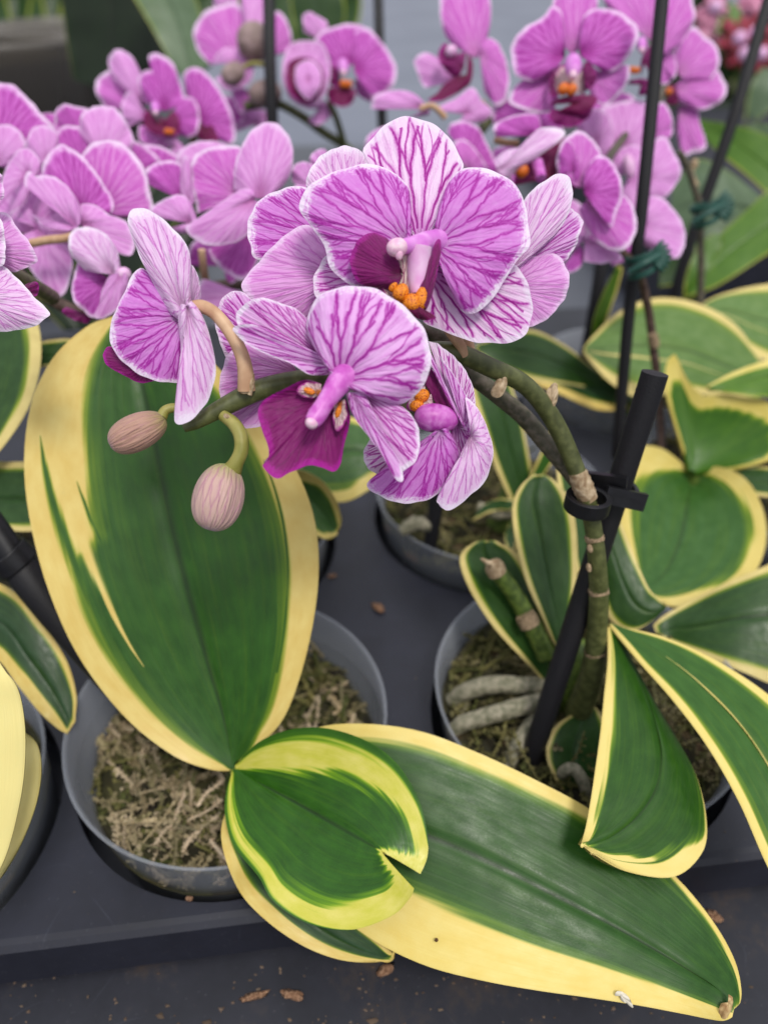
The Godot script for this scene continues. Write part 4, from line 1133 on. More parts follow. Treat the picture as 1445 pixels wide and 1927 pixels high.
func plant_heart():
	var t := thing("orchid_plant", "orchid with a broad heart-shaped leaf below a folded cup-like leaf", "orchid plant", Vector3(0.165, 0.075, -0.283))
	leaf(t, "leaf_heart", [[1294, 884, .345, 1300, 888, .345, 1308, 884, .345], [1245, 844, .335, 1297, 915, .345, 1356, 879, .337], [1190, 843, .325, 1292, 945, .335, 1405, 904, .327], [1163, 888, .317, 1285, 985, .325, 1437, 965, .317], [1163, 960, .31, 1275, 1025, .317, 1439, 1030, .309], [1178, 1030, .304, 1258, 1065, .309, 1411, 1088, .302], [1192, 1075, .30, 1238, 1092, .303, 1345, 1131, .298], [1200, 1100, .298, 1215, 1106, .299, 1265, 1142, .297], [1202, 1109, .297, 1206, 1111, .297, 1218, 1121, .297]], 1.6, 0.0022)
	fan(t, "leaf", "leaf_cup", 1300, 890, .338, -0.5, 2.0, -4.0, [1288, 860, 1266, 790, 1250, 725, 1254, 685, 1268, 666, 1290, 708, 1320, 745, 1350, 742, 1395, 745, 1450, 758, 1488, 800, 1475, 850, 1410, 878, 1340, 888], 0.0, 0.0022)
	leaf(t, "leaf_plain", [[1330, 890, .345, 1340, 886, .345, 1350, 884, .345], [1380, 920, .34, 1390, 900, .342, 1400, 880, .345], [1440, 935, .335, 1450, 910, .338, 1455, 880, .342], [1520, 930, .332, 1525, 915, .333, 1530, 890, .336]])
	leaf(t, "leaf_plain", [[1530, 1260, .262, 1510, 1130, .268, 1500, 1030, .278], [1475, 1292, .260, 1450, 1155, .267, 1445, 1062, .276], [1400, 1266, .263, 1385, 1165, .269, 1382, 1090, .277], [1330, 1236, .269, 1318, 1178, .274, 1305, 1128, .281], [1270, 1211, .277, 1262, 1185, .279, 1252, 1156, .281], [1236, 1192, .279, 1232, 1186, .279, 1229, 1176, .28]])
	tube(t, "stem", "stem_green", [[1305, 930, .35, 5.0], [1302, 895, .346, 4.0], [1300, 870, .342, 3.0]])
	tube(t, "stem", "stem_purple", [[1245, 850, .35, 1.8], [1240, 760, .345, 1.9], [1232, 680, .335, 1.9], [1222, 600, .325, 1.9], [1210, 540, .315, 1.8], [1195, 500, .305, 1.7], [1165, 470, .30, 1.6]], 12, 0.03)
	tube(t, "node_ring", "scar", [[1232, 652, .3295, 2.0], [1229, 640, .328, 2.5], [1227, 628, .3265, 2.0]], 12)

func plant_pale():
	var t := thing("orchid_plant", "orchid at the rear with pale glossy leaves spread behind the stake tip", "orchid plant", Vector3(0.14, 0.075, -0.38))
	leaf(t, "leaf_shade", [[1178, 772, .368, 1180, 745, .37, 1182, 725, .37], [1120, 770, .358, 1115, 735, .362, 1110, 700, .366], [1050, 740, .352, 1045, 715, .356, 1045, 690, .362], [990, 716, .352, 995, 705, .354, 1000, 690, .358], [975, 705, .354, 978, 700, .354, 980, 695, .355]])
	leaf(t, "leaf_plain", [[1176, 750, .37, 1174, 745, .37, 1172, 735, .37], [1110, 733, .362, 1110, 712, .364, 1112, 690, .368], [1040, 724, .354, 1050, 684, .358, 1062, 650, .364], [980, 711, .349, 1000, 667, .354, 1002, 621, .36], [930, 690, .347, 948, 659, .35, 950, 629, .355], [904, 669, .347, 910, 657, .348, 906, 645, .35], [894, 656, .347, 895, 653, .347, 896, 650, .348]])
	leaf(t, "leaf_pale", [[1425, 760, .38, 1430, 715, .385, 1430, 680, .39], [1340, 745, .368, 1365, 690, .374, 1382, 610, .384], [1265, 742, .358, 1295, 662, .366, 1310, 570, .378], [1200, 748, .352, 1225, 652, .361, 1230, 561, .374], [1150, 722, .35, 1162, 655, .357, 1162, 588, .368], [1112, 683, .35, 1117, 660, .354, 1113, 636, .36], [1097, 664, .351, 1098, 658, .352, 1099, 652, .354]])
	leaf(t, "leaf_pale", [[1500, 700, .395, 1500, 620, .40, 1490, 528, .41], [1415, 667, .392, 1420, 600, .397, 1405, 541, .406], [1365, 622, .392, 1362, 585, .395, 1350, 557, .40], [1325, 598, .393, 1325, 588, .394, 1318, 574, .396], [1308, 588, .394, 1308, 586, .394, 1308, 584, .394]])
	leaf(t, "leaf_bright_edge", [[1500, 750, .332, 1500, 710, .335, 1500, 665, .338], [1445, 747, .33, 1445, 710, .333, 1445, 677, .337], [1390, 741, .33, 1388, 722, .332, 1380, 700, .335], [1345, 735, .332, 1340, 730, .332, 1338, 722, .333], [1332, 731, .333, 1331, 729, .333, 1331, 727, .333]])
	leaf(t, "leaf_bright_edge", [[1110, 650, .375, 1118, 652, .376, 1128, 655, .377], [1118, 595, .37, 1130, 598, .372, 1142, 600, .374], [1140, 540, .366, 1150, 545, .368, 1160, 548, .37], [1163, 498, .362, 1166, 500, .362, 1170, 502, .363]])
	tube(t, "stem", "stem_green", [[1180, 770, .378, 5.0], [1185, 745, .372, 4.0]])

# ------------------------------------------------------------------ sprays of flowers behind
func bloom(t: Node, petals: Array) -> Node3D:
	# short form: [material, base x, y, depth, bulge mm, outline]
	var fl := holder("flower", t)
	for p in petals:
		var called := "petal"
		if String(p[0]).begins_with("back"):
			called = "sepal"
		elif String(p[0]).begins_with("lip"):
			called = "lip"
		fan(fl, called, p[0], p[1], p[2], p[3], 0.3, -0.5, p[4], p[5])
	return fl

func heart_of(fl: Node, x: float, y: float, d: float, s: float, cx: float, cy: float):
	# the two-lobed orange callus at x, y and the pale column above it at cx, cy
	bud(fl, "callus", "orange", x - 9 * s, y + 6 * s, x + 1 * s, y - 7 * s, d, d - 0.001, d * 4.9 * s, 0.1)
	bud(fl, "callus", "orange", x + 1 * s, y + 7 * s, x + 11 * s, y - 6 * s, d, d - 0.001, d * 4.5 * s, 0.1)
	bud(fl, "column", "column_pink", cx - 1, cy - 15 * s, cx + 1, cy + 9 * s, d + 0.003, d - 0.002, d * 7.5 * s, 0.0)
	bud(fl, "anther_cap", "cap", cx - 1, cy + 4 * s, cx + 1, cy + 14 * s, d - 0.002, d - 0.003, d * 3.8 * s, 0.0)

func sprays():
	var g := "flower sprays rising behind the front orchid"
	# ---- left
	var t := thing("flower_spray", "dense pink spray on the left, most flowers seen from behind", "orchid spray", P(250, 560, 0.30), g)
	tube(t, "stem", "stem_purple", [[20, 500, .255, 2.2], [90, 560, .262, 2.2], [180, 590, .27, 2.2], [300, 560, .285, 2.2], [380, 545, .295, 2.2], [450, 535, .305, 2.2], [520, 560, .32, 2.2], [560, 640, .34, 2.2], [580, 760, .345, 2.4]], 12, 0.02)
	bloom(t, [["deep", -10, 280, .285, 2.0, [-45, 190, -20, 160, 5, 156, 30, 163, 55, 187, 78, 213, 102, 246, 70, 285, 20, 290]],
		["back", -10, 310, .278, 2.0, [-30, 250, 0, 235, 24, 237, 40, 250, 49, 270, 42, 292, 15, 315]],
		["back", 95, 310, .275, 1.5, [48, 300, 50, 268, 60, 244, 76, 236, 96, 240, 110, 255, 112, 300]]])
	bloom(t, [["back", 55, 330, .262, 2.0, [-15, 400, 5, 335, 20, 302, 37, 281, 56, 281, 73, 297, 77, 315, 68, 345, 45, 385, 15, 405]]])
	bloom(t, [["deep", 165, 270, .300, 1.5, [104, 245, 104, 212, 120, 196, 146, 201, 168, 208, 175, 250]],
		["deep", 160, 320, .290, 1.8, [102, 295, 106, 254, 120, 237, 146, 238, 171, 250, 190, 268, 185, 310]],
		["deep", 230, 330, .296, 1.0, [236, 258, 260, 267, 286, 285, 303, 306, 280, 330, 255, 338]],
		["back", 195, 300, .288, 3.0, [150, 250, 153, 216, 174, 202, 200, 199, 221, 207, 241, 235, 252, 264, 240, 300]]])
	bloom(t, [["back", 60, 440, .272, 1.0, [-30, 430, -20, 380, 20, 345, 70, 330, 120, 350, 150, 400, 140, 470, 80, 500, 10, 490]], ["deep", 60, 350, .279, 1.0, [0, 350, 20, 310, 60, 300, 100, 310, 120, 345, 90, 380, 30, 385]]])
	bloom(t, [["deep_light", 185, 400, .268, 2.5, [150, 300, 168, 274, 195, 264, 221, 266, 246, 282, 264, 305, 276, 327, 281, 357, 289, 388, 270, 405, 220, 412]],
		["deep", 155, 410, .258, 2.5, [76, 345, 80, 315, 88, 295, 101, 280, 118, 272, 131, 277, 152, 291, 175, 316, 196, 347, 211, 372, 214, 392, 205, 405, 175, 414]],
		["back", 145, 430, .250, 3.0, [47, 350, 48, 330, 56, 321, 64, 330, 80, 330, 104, 333, 126, 350, 146, 376, 152, 398, 150, 420, 118, 436, 84, 428, 62, 404]],
		["back", 150, 420, .254, 2.0, [145, 405, 150, 388, 162, 383, 182, 387, 206, 404, 225, 410, 242, 422, 254, 452, 248, 480, 212, 472, 176, 446]],
		["back", 75, 430, .266, 2.0, [20, 410, 30, 385, 48, 378, 70, 415, 100, 445, 124, 460, 137, 490, 132, 530, 116, 557, 92, 547, 58, 507, 28, 450]]])
	tube(t, "flower_stalk", "pedicel", [[60, 458, .252, 1.5], [90, 452, .250, 1.5], [125, 448, .249, 1.5], [148, 440, .249, 1.7]], 10)
	bloom(t, [["deep", 205, 525, .243, 2.0, [150, 488, 141, 512, 135, 545, 140, 567, 158, 585, 178, 598, 200, 570, 212, 540]],
		["back_veined", 215, 518, .238, 3.0, [160, 508, 135, 480, 129, 455, 139, 432, 160, 427, 186, 432, 206, 448, 222, 475, 228, 510]],
		["back", 230, 512, .236, 2.0, [205, 520, 193, 545, 188, 570, 178, 598, 200, 597, 226, 577, 242, 540, 240, 515]],
		["lip_dark", 160, 590, .246, 0.5, [125, 578, 118, 584, 122, 592, 145, 604, 165, 608, 172, 600]]])
	bud(t, "receptacle", "column_pale", 245, 512, 222, 520, .236, .237, 2.2, 0.0)
	bloom(t, [["deep", 350, 380, .268, 2.0, [276, 345, 273, 322, 290, 308, 315, 302, 337, 307, 352, 330, 372, 370]],
		["back", 357, 390, .262, 1.5, [340, 360, 340, 325, 342, 303, 348, 293, 357, 303, 362, 340, 366, 380]],
		["back", 360, 420, .258, 2.5, [290, 408, 284, 393, 304, 378, 330, 367, 350, 370, 364, 392, 370, 420, 350, 440, 315, 430]]])
	bloom(t, [["deep", 468, 430, .272, 2.0, [392, 470, 405, 495, 432, 517, 455, 527, 472, 516, 488, 480, 486, 440]],
		["deep_light", 455, 370, .264, 2.5, [372, 402, 364, 365, 357, 325, 362, 300, 374, 287, 396, 277, 426, 274, 452, 278, 462, 320]],
		["back", 490, 375, .257, 3.2, [442, 358, 440, 335, 443, 308, 453, 278, 470, 250, 490, 233, 511, 230, 531, 240, 546, 261, 552, 292, 549, 322, 535, 348, 515, 366]],
		["back", 480, 375, .251, 2.8, [476, 356, 458, 355, 430, 371, 396, 395, 360, 419, 349, 429, 368, 452, 400, 462, 440, 457, 470, 437, 486, 405, 487, 384]]])
	tube(t, "flower_stalk", "pedicel", [[380, 470, .268, 1.4], [383, 500, .272, 1.4], [388, 535, .285, 1.6]], 10)
	bloom(t, [["back", 592, 352, .262, 1.5, [552, 345, 548, 328, 556, 309, 575, 304, 592, 312, 604, 335]], ["back", 620, 330, .266, 1.0, [585, 320, 582, 300, 592, 285, 610, 280, 625, 300]]])
	bloom(t, [["back", 480, 560, .275, 1.5, [375, 590, 370, 545, 385, 525, 405, 540, 425, 565, 440, 595, 400, 610]]])

	bloom(t, [["back", 430, 330, .300, 1.5, [330, 330, 335, 290, 360, 270, 400, 265, 440, 280, 470, 320, 440, 350]], ["deep", 300, 350, .305, 1.5, [220, 340, 230, 300, 260, 275, 300, 275, 340, 300, 350, 350]]])
	bloom(t, [["deep", 60, 240, .310, 1.5, [40, 262, 60, 225, 90, 212, 112, 220, 120, 250, 100, 275]], ["back", 560, 400, .300, 1.0, [540, 430, 545, 380, 560, 345, 600, 340, 620, 380, 600, 430]], ["deep", 420, 500, .300, 1.0, [350, 500, 360, 460, 400, 440, 450, 450, 470, 500, 430, 540]]])
	# ---- sharper flower cut by the left border
	var tl := thing("flower_spray", "crisp pale flower cut off by the left edge of the frame", "orchid spray", P(-40, 520, 0.19), g)
	tube(tl, "stem", "stem", [[-30, 500, .196, 2.3], [30, 520, .21, 2.3], [100, 560, .235, 2.3]], 12, 0.02)
	bloom(tl, [["back", -40, 470, .186, 2.0, [-40, 400, 0, 399, 16, 402, 31, 425, 56, 456, 71, 487, 58, 500, 27, 512, 0, 506, -30, 500]],
		["back_veined", -50, 560, .180, 2.4, [-45, 485, 0, 497, 29, 519, 65, 558, 93, 587, 89, 598, 62, 615, 20, 623, -45, 626]],
		["back_veined", -60, 470, .178, 1.5, [-40, 410, 0, 410, 9, 440, 11, 470, 5, 500, -40, 510]],
		["back", -60, 370, .180, 1.5, [-40, 325, 0, 325, 7, 350, 5, 375, -40, 390]],
		["lip_dark", 40, 550, .184, 0.5, [50, 535, 68, 530, 74, 538, 70, 556, 50, 560]]])

	# ---- far left
	var tf := thing("flower_spray", "small distant magenta flowers in front of the dark strap leaf", "orchid spray", P(300, 260, 0.38), g)
	bloom(tf, [["deep_light", 275, 215, .375, 2.0, [196, 200, 180, 172, 184, 148, 200, 135, 216, 134, 240, 150, 260, 190]],
		["back", 275, 200, .368, 2.0, [216, 150, 205, 124, 207, 104, 218, 94, 233, 95, 249, 107, 259, 124, 268, 145, 275, 170]],
		["back", 278, 220, .362, 2.0, [240, 240, 228, 208, 237, 177, 247, 174, 260, 190, 274, 210]],
		["deep", 312, 210, .358, 2.5, [272, 190, 260, 150, 274, 132, 288, 131, 279, 107, 291, 100, 311, 106, 327, 121, 338, 150, 350, 190]],
		["deep", 325, 225, .356, 1.5, [335, 190, 352, 182, 368, 190, 376, 215, 372, 248, 356, 258, 335, 255]],
		["deep_light", 300, 250, .360, 1.0, [262, 235, 262, 262, 285, 280, 310, 285, 330, 270, 338, 250]],
		["lip_blood", 305, 235, .353, 1.0, [278, 205, 270, 218, 273, 238, 290, 252, 310, 256, 335, 254, 340, 235, 336, 218, 325, 210, 315, 225, 295, 215]]])
	var f1 := tf.get_node("flower")
	heart_of(f1, 318, 248, .350, 0.8, 293, 205)
	bloom(tf, [["back", 330, 275, .356, 1.5, [310, 270, 318, 262, 335, 265, 350, 285, 335, 300, 315, 290]]])
	bloom(tf, [["deep", 375, 225, .372, 2.0, [350, 185, 346, 140, 361, 127, 376, 128, 401, 150, 421, 180, 437, 215, 443, 252, 436, 272, 415, 266]],
		["lip_blood", 385, 240, .369, 0.5, [378, 228, 372, 250, 380, 268, 400, 274, 412, 262, 400, 235]]])
	tube(tf, "stem", "stem_purple", [[360, 300, .39, 2.0], [370, 250, .385, 2.0], [410, 220, .39, 2.0]], 10)

	# ---- top middle left
	var tm := thing("flower_spray", "distant spray with brownish buds and a half-open cup flower by the black stake", "orchid spray", P(560, 220, 0.42), g)
	tube(tm, "stem", "stem", [[460, 200, .41, 2.4], [520, 195, .41, 2.4], [570, 220, .41, 2.4], [610, 250, .415, 2.4], [650, 275, .42, 2.4], [690, 320, .43, 2.4]], 12, 0.02)
	bloom(tm, [["deep", 420, 215, .425, 1.5, [385, 240, 388, 200, 410, 180, 440, 185, 460, 210, 450, 240]], ["back", 480, 235, .43, 1.5, [440, 250, 450, 215, 480, 205, 515, 215, 525, 245, 490, 260]]])
	tube(tm, "flower_stalk", "stem", [[618, 190, .398, 1.7], [630, 215, .40, 1.7], [640, 245, .41, 1.8], [648, 272, .418, 1.8]], 10)
	bloom(tm, [["deep_light", 450, 115, .418, 2.5, [395, 122, 372, 95, 364, 65, 370, 42, 390, 19, 420, 9, 450, 8, 466, 50, 465, 100]],
		["back", 475, 90, .412, 2.0, [458, 45, 453, 0, 460, -30, 505, -30, 512, 40, 500, 85]],
		["deep_light", 505, 105, .414, 1.5, [505, 60, 515, 25, 531, 25, 546, 54, 550, 86, 536, 100]],
		["back", 420, 15, .425, 1.0, [402, 10, 405, -20, 440, -25, 447, 5, 440, 14]],
		["back", 445, 120, .408, 2.0, [398, 118, 420, 92, 455, 95, 478, 120, 470, 155, 430, 172, 405, 150]],
		["deep_light", 470, 170, .415, 1.0, [430, 160, 440, 190, 452, 212, 470, 200, 495, 180, 490, 150]]])
	bud(tm, "bud", "bud_grey", 512, 75, 446, 82, .402, .400, 9.6, 0.06)
	bud(tm, "bud", "bud_grey", 458, 126, 420, 152, .396, .394, 5.4, 0.06)
	bud(tm, "bud", "bud_grey", 530, 170, 468, 182, .405, .404, 6.8, 0.06)
	tube(tm, "bud_stalk", "pedicel_green", [[456, 128, .396, 1.2], [475, 120, .396, 1.2], [500, 122, .398, 1.3]], 8)
	bloom(tm, [["back", 577, 140, .392, -3.0, [576, 76, 605, 80, 618, 105, 622, 140, 612, 175, 592, 200, 570, 202, 545, 185, 534, 160, 531, 125, 538, 95, 556, 78, 577, 76]],
		["lip_blood", 577, 146, .3895, -2.0, [580, 108, 598, 118, 609, 140, 606, 168, 590, 190, 572, 194, 548, 178, 538, 150, 542, 120, 560, 108, 580, 108]],
		["back", 580, 150, .386, 2.0, [578, 112, 594, 118, 605, 138, 604, 160, 592, 180, 580, 188, 566, 175, 556, 155, 556, 130, 564, 118, 578, 112]]])
	bloom(tm, [["back", 605, 75, .407, 1.5, [572, 60, 570, 30, 582, 22, 598, 30, 614, 40, 620, 60]],
		["deep", 655, 125, .400, 2.5, [625, 150, 610, 115, 592, 82, 604, 60, 640, 47, 670, 45, 695, 60, 705, 100]],
		["deep", 665, 130, .397, 2.5, [668, 60, 690, 52, 712, 72, 735, 103, 746, 130, 742, 156, 725, 176, 700, 182, 680, 165]],
		["deep_light", 665, 150, .403, 1.0, [680, 155, 715, 170, 708, 192, 690, 190, 672, 178]],
		["lip_blood", 645, 165, .394, 1.0, [618, 165, 616, 182, 630, 197, 650, 201, 665, 190, 668, 170, 650, 160]],
		["lip_dark", 640, 140, .395, 0.5, [628, 120, 618, 140, 622, 160, 640, 165]]])
	var kids := tm.get_children()
	heart_of(kids[kids.size() - 1], 650, 158, .391, 1.0, 646, 128)
	bloom(tm, [["back", 600, 205, .404, 1.0, [575, 205, 585, 195, 612, 190, 625, 215, 600, 235, 580, 228]]])

	# ---- top middle
	var tc := thing("flower_spray", "pink flower with heart-shaped dark lip against the pale bench", "orchid spray", P(880, 230, 0.35), g)
	bloom(tc, [["back", 868, 150, .352, 2.0, [828, 150, 800, 165, 786, 140, 779, 118, 785, 105, 799, 99, 816, 104, 835, 120, 862, 135]],
		["deep_light", 895, 110, .344, 2.0, [852, 85, 834, 62, 828, 25, 832, -20, 880, -30, 916, -22, 924, 20, 919, 62, 908, 100]],
		["deep_light", 902, 100, .341, 2.0, [905, 85, 918, 71, 936, 80, 951, 110, 958, 142, 956, 176, 945, 197, 929, 196, 911, 175]],
		["lip_dark", 872, 130, .339, 1.5, [878, 96, 862, 100, 850, 92, 839, 81, 828, 90, 824, 108, 830, 122, 846, 140, 862, 148]],
		["lip_blood", 878, 140, .3385, 1.0, [850, 148, 832, 162, 818, 180, 804, 189, 826, 191, 852, 180, 872, 168, 886, 154, 890, 120, 880, 98]]])
	bud(tc.get_node("flower"), "column", "column_pale", 858, 92, 840, 100, .337, .336, 2.5, 0.0)
	bloom(tc, [["back", 800, 205, .335, 2.5, [698, 205, 700, 188, 713, 176, 745, 169, 776, 175, 797, 193, 808, 215, 770, 222]],
		["back", 875, 215, .337, 2.0, [812, 206, 858, 184, 888, 164, 906, 188, 926, 210, 906, 230, 860, 232]],
		["deep", 740, 300, .325, 2.0, [684, 292, 690, 260, 708, 244, 740, 234, 775, 240, 790, 290]]])
	tube(tc, "flower_stalk", "pedicel", [[790, 205, .330, 1.3], [815, 200, .330, 1.3], [838, 222, .332, 1.4]], 10)
	bloom(tc, [["deep", 880, 300, .318, 2.0, [842, 250, 848, 232, 872, 227, 900, 240, 916, 270, 931, 300, 940, 328, 905, 340]],
		["deep_light", 880, 320, .312, 2.0, [850, 285, 858, 265, 878, 265, 902, 292, 918, 322, 905, 345]]])
	tube(tc, "stem", "stem", [[900, 250, .345, 2.4], [925, 220, .35, 2.4], [950, 200, .355, 2.4]], 10)
	tube(tc, "flower_stalk", "pedicel", [[905, 190, .345, 1.2], [922, 205, .348, 1.3]], 8)
	tube(tc, "flower_stalk", "pedicel", [[930, 262, .30, 1.4], [950, 268, .30, 1.4], [975, 270, .30, 1.4]], 8)

	# ---- right
	var tr := thing("flower_spray", "tall pink spray on the right with orange-throated flowers round the thin stake", "orchid spray", P(1150, 400, 0.31), g)
	bloom(tr, [["deep_light", 1275, 140, .365, 2.0, [1268, 100, 1285, 64, 1305, 49, 1321, 65, 1342, 80, 1354, 106, 1351, 127, 1336, 150, 1300, 158]],
		["deep_light", 1268, 165, .367, 2.0, [1285, 145, 1320, 150, 1346, 130, 1361, 150, 1367, 171, 1356, 191, 1326, 206, 1298, 202, 1276, 192]],
		["deep_light", 1278, 200, .372, 1.5, [1266, 210, 1285, 203, 1312, 205, 1316, 230, 1326, 260, 1326, 281, 1302, 288, 1284, 292, 1272, 250]],
		["lip_blood", 1262, 175, .362, 0.5, [1240, 182, 1250, 165, 1270, 160, 1276, 190, 1262, 197, 1248, 194]]])
	heart_of(tr.get_node("flower"), 1252, 172, .359, 1.0, 1244, 140)
	bloom(tr, [["deep_light", 1238, 95, .330, 2.5, [1236, 30, 1245, -30, 1292, -28, 1304, 8, 1308, 31, 1296, 60, 1276, 86, 1254, 104]],
		["deep_light", 1230, 80, .333, 2.5, [1140, 15, 1130, -20, 1180, -32, 1242, -30, 1246, 40]],
		["deep_light", 1238, 110, .334, 1.5, [1242, 98, 1262, 94, 1271, 115, 1271, 141, 1256, 157, 1238, 160]],
		["lip_dark", 1212, 120, .326, 1.0, [1204, 142, 1206, 112, 1216, 92, 1228, 86, 1236, 120, 1226, 146]],
		["lip_dark", 1205, 160, .326, 1.0, [1178, 158, 1188, 150, 1212, 148, 1228, 160, 1222, 176, 1200, 180]]])
	kids = tr.get_children()
	heart_of(kids[kids.size() - 1], 1192, 132, .322, 0.9, 1207, 86)
	# the big open flower
	bloom(tr, [["deep_light", 1050, 140, .302, 2.0, [1038, 138, 990, 148, 968, 163, 957, 190, 974, 202, 1010, 213, 1040, 208, 1052, 175]],
		["deep_light", 1105, 140, .302, 2.0, [1118, 128, 1150, 138, 1182, 122, 1182, 150, 1166, 176, 1140, 197, 1112, 188]],
		["deep_light", 1078, 105, .301, 2.0, [1046, 70, 1038, 20, 1050, -22, 1100, -28, 1126, -6, 1112, 45, 1098, 80]],
		["deep", 1062, 108, .2975, 3.5, [1062, 70, 1056, 24, 1040, 11, 1020, 32, 986, 53, 966, 75, 961, 104, 970, 140, 1000, 153, 1038, 140]],
		["deep", 1090, 104, .2975, 3.5, [1090, 70, 1097, 33, 1113, 18, 1134, 15, 1164, 22, 1190, 40, 1201, 58, 1198, 79, 1182, 107, 1164, 128, 1141, 136, 1122, 124, 1106, 112]],
		["lip_dark", 1098, 150, .2945, 1.0, [1098, 118, 1108, 116, 1119, 132, 1122, 148, 1112, 166, 1100, 171]],
		["lip_dark", 1040, 155, .2945, 0.5, [1044, 126, 1034, 145, 1033, 165, 1038, 182, 1050, 180]],
		["lip_throat", 1070, 170, .2970, 0.5, [1042, 178, 1042, 140, 1060, 120, 1090, 120, 1102, 145, 1100, 178]],
		["lip_blood", 1078, 195, .2915, 1.5, [1034, 196, 1052, 184, 1090, 178, 1122, 182, 1118, 200, 1098, 215, 1070, 216, 1046, 210]],
		["lip_dark", 1075, 210, .2935, 1.0, [1038, 205, 1032, 222, 1050, 236, 1080, 238, 1108, 220, 1116, 200]]])
	kids = tr.get_children()
	heart_of(kids[kids.size() - 1], 1066, 168, .2885, 1.5, 1078, 128)
	# backs of flowers hanging below
	bloom(tr, [["back", 1170, 290, .330, 3.0, [1120, 240, 1122, 212, 1150, 195, 1215, 190, 1224, 235, 1212, 285, 1190, 300, 1140, 290]],
		["deep_light", 1225, 255, .333, 2.0, [1218, 220, 1234, 198, 1250, 194, 1264, 220, 1264, 252, 1248, 270]],
		["back", 1210, 340, .327, 2.5, [1225, 290, 1232, 264, 1251, 257, 1267, 285, 1282, 320, 1272, 346, 1252, 370, 1228, 378, 1208, 372]],
		["back", 1195, 420, .322, 3.0, [1200, 385, 1222, 370, 1242, 371, 1264, 390, 1284, 420, 1289, 447, 1282, 478, 1262, 487, 1232, 474, 1200, 455]],
		["back", 1185, 320, .324, 2.0, [1150, 340, 1155, 290, 1180, 275, 1205, 278, 1222, 330, 1212, 410, 1185, 420, 1165, 380]],
		["back", 1120, 270, .322, 2.0, [1080, 255, 1095, 215, 1130, 205, 1150, 230, 1150, 290, 1125, 310]]])
	bud(tr, "receptacle", "column_pale", 1180, 290, 1186, 335, .318, .319, 2.6, 0.0)
	bloom(tr, [["deep", 1010, 240, .345, 2.0, [930, 240, 925, 205, 950, 185, 1000, 190, 1050, 215, 1060, 250]], ["deep_light", 1150, 215, .345, 1.5, [1110, 230, 1105, 190, 1140, 170, 1190, 180, 1200, 215, 1180, 240]], ["back", 1050, 440, .318, 2.0, [1000, 430, 1010, 390, 1050, 370, 1100, 390, 1110, 440, 1070, 470]], ["deep", 1150, 470, .320, 1.5, [1100, 470, 1110, 430, 1160, 420, 1200, 440, 1195, 480, 1150, 500]], ["deep_light", 960, 330, .325, 1.5, [920, 350, 915, 300, 940, 275, 975, 280, 985, 330, 960, 360]]])
	# nearer magenta flower
	bloom(tr, [["back", 1100, 450, .288, 1.5, [1076, 470, 1085, 440, 1120, 455, 1160, 473, 1168, 487, 1132, 496, 1098, 492]],
		["deep", 1085, 470, .290, 1.0, [1075, 478, 1092, 462, 1098, 480, 1092, 502, 1070, 514, 1060, 500]],
		["deep", 1000, 255, .292, 2.0, [930, 258, 930, 235, 955, 221, 986, 214, 1012, 218, 1020, 250]],
		["deep_light", 1105, 375, .281, 3.0, [1088, 395, 1104, 432, 1125, 456, 1155, 472, 1176, 468, 1191, 451, 1198, 420, 1191, 390, 1172, 366, 1140, 355]],
		["deep_light", 1092, 355, .279, 2.0, [1050, 335, 1046, 300, 1058, 266, 1085, 246, 1107, 255, 1127, 280, 1134, 310, 1120, 340]],
		["deep", 1098, 362, .2755, 3.0, [1100, 325, 1110, 306, 1126, 292, 1146, 300, 1161, 320, 1170, 346, 1171, 368, 1161, 396, 1150, 427, 1134, 412, 1112, 382]],
		["lip_blood", 1030, 335, .283, -1.0, [965, 350, 975, 320, 1020, 285, 1060, 258, 1078, 290, 1086, 340, 1060, 380, 1020, 392, 985, 378]],
		["back_veined", 935, 322, .274, 2.0, [930, 302, 950, 284, 985, 274, 1010, 245, 1040, 239, 1062, 248, 1052, 266, 1022, 287, 986, 312, 955, 334]],
		["deep", 1080, 320, .277, 1.0, [1052, 330, 1050, 290, 1066, 262, 1082, 285, 1092, 330, 1080, 350]]])
	kids = tr.get_children()
	var ff: Node = kids[kids.size() - 1]
	bud(ff, "callus", "orange", 972, 330, 990, 312, .2765, .2765, 2.6, 0.1)
	tube(ff, "column", "column", [[1010, 305, .277, 2.2], [1015, 322, .275, 2.0], [1018, 336, .2735, 1.9]], 12)
	tube(tr, "stem", "stem_dull", [[1165, 478, .30, 1.8], [1140, 420, .305, 1.8], [1130, 330, .31, 1.8], [1180, 250, .33, 1.8], [1230, 200, .345, 1.8], [1250, 160, .36, 1.6]], 10)

	var tb := thing("flower_spray", "thin brown bare stalk tied to the right stake with a green clip", "orchid spray", P(1320, 540, 0.38), g)
	tube(tb, "stem", "stem_dull", [[1278, 285, .36, 1.6], [1295, 320, .365, 1.7], [1308, 360, .37, 1.7], [1318, 400, .375, 1.8], [1318, 450, .38, 1.8], [1318, 540, .39, 2.0], [1312, 620, .40, 2.2]], 10, 0.02)
	tube(tb, "bract", "bract", [[1308, 350, .369, 1.8], [1302, 335, .367, 1.6], [1302, 320, .366, 1.0], [1306, 308, .365, 2.0], [1304, 300, .365, 1.2]], 8)

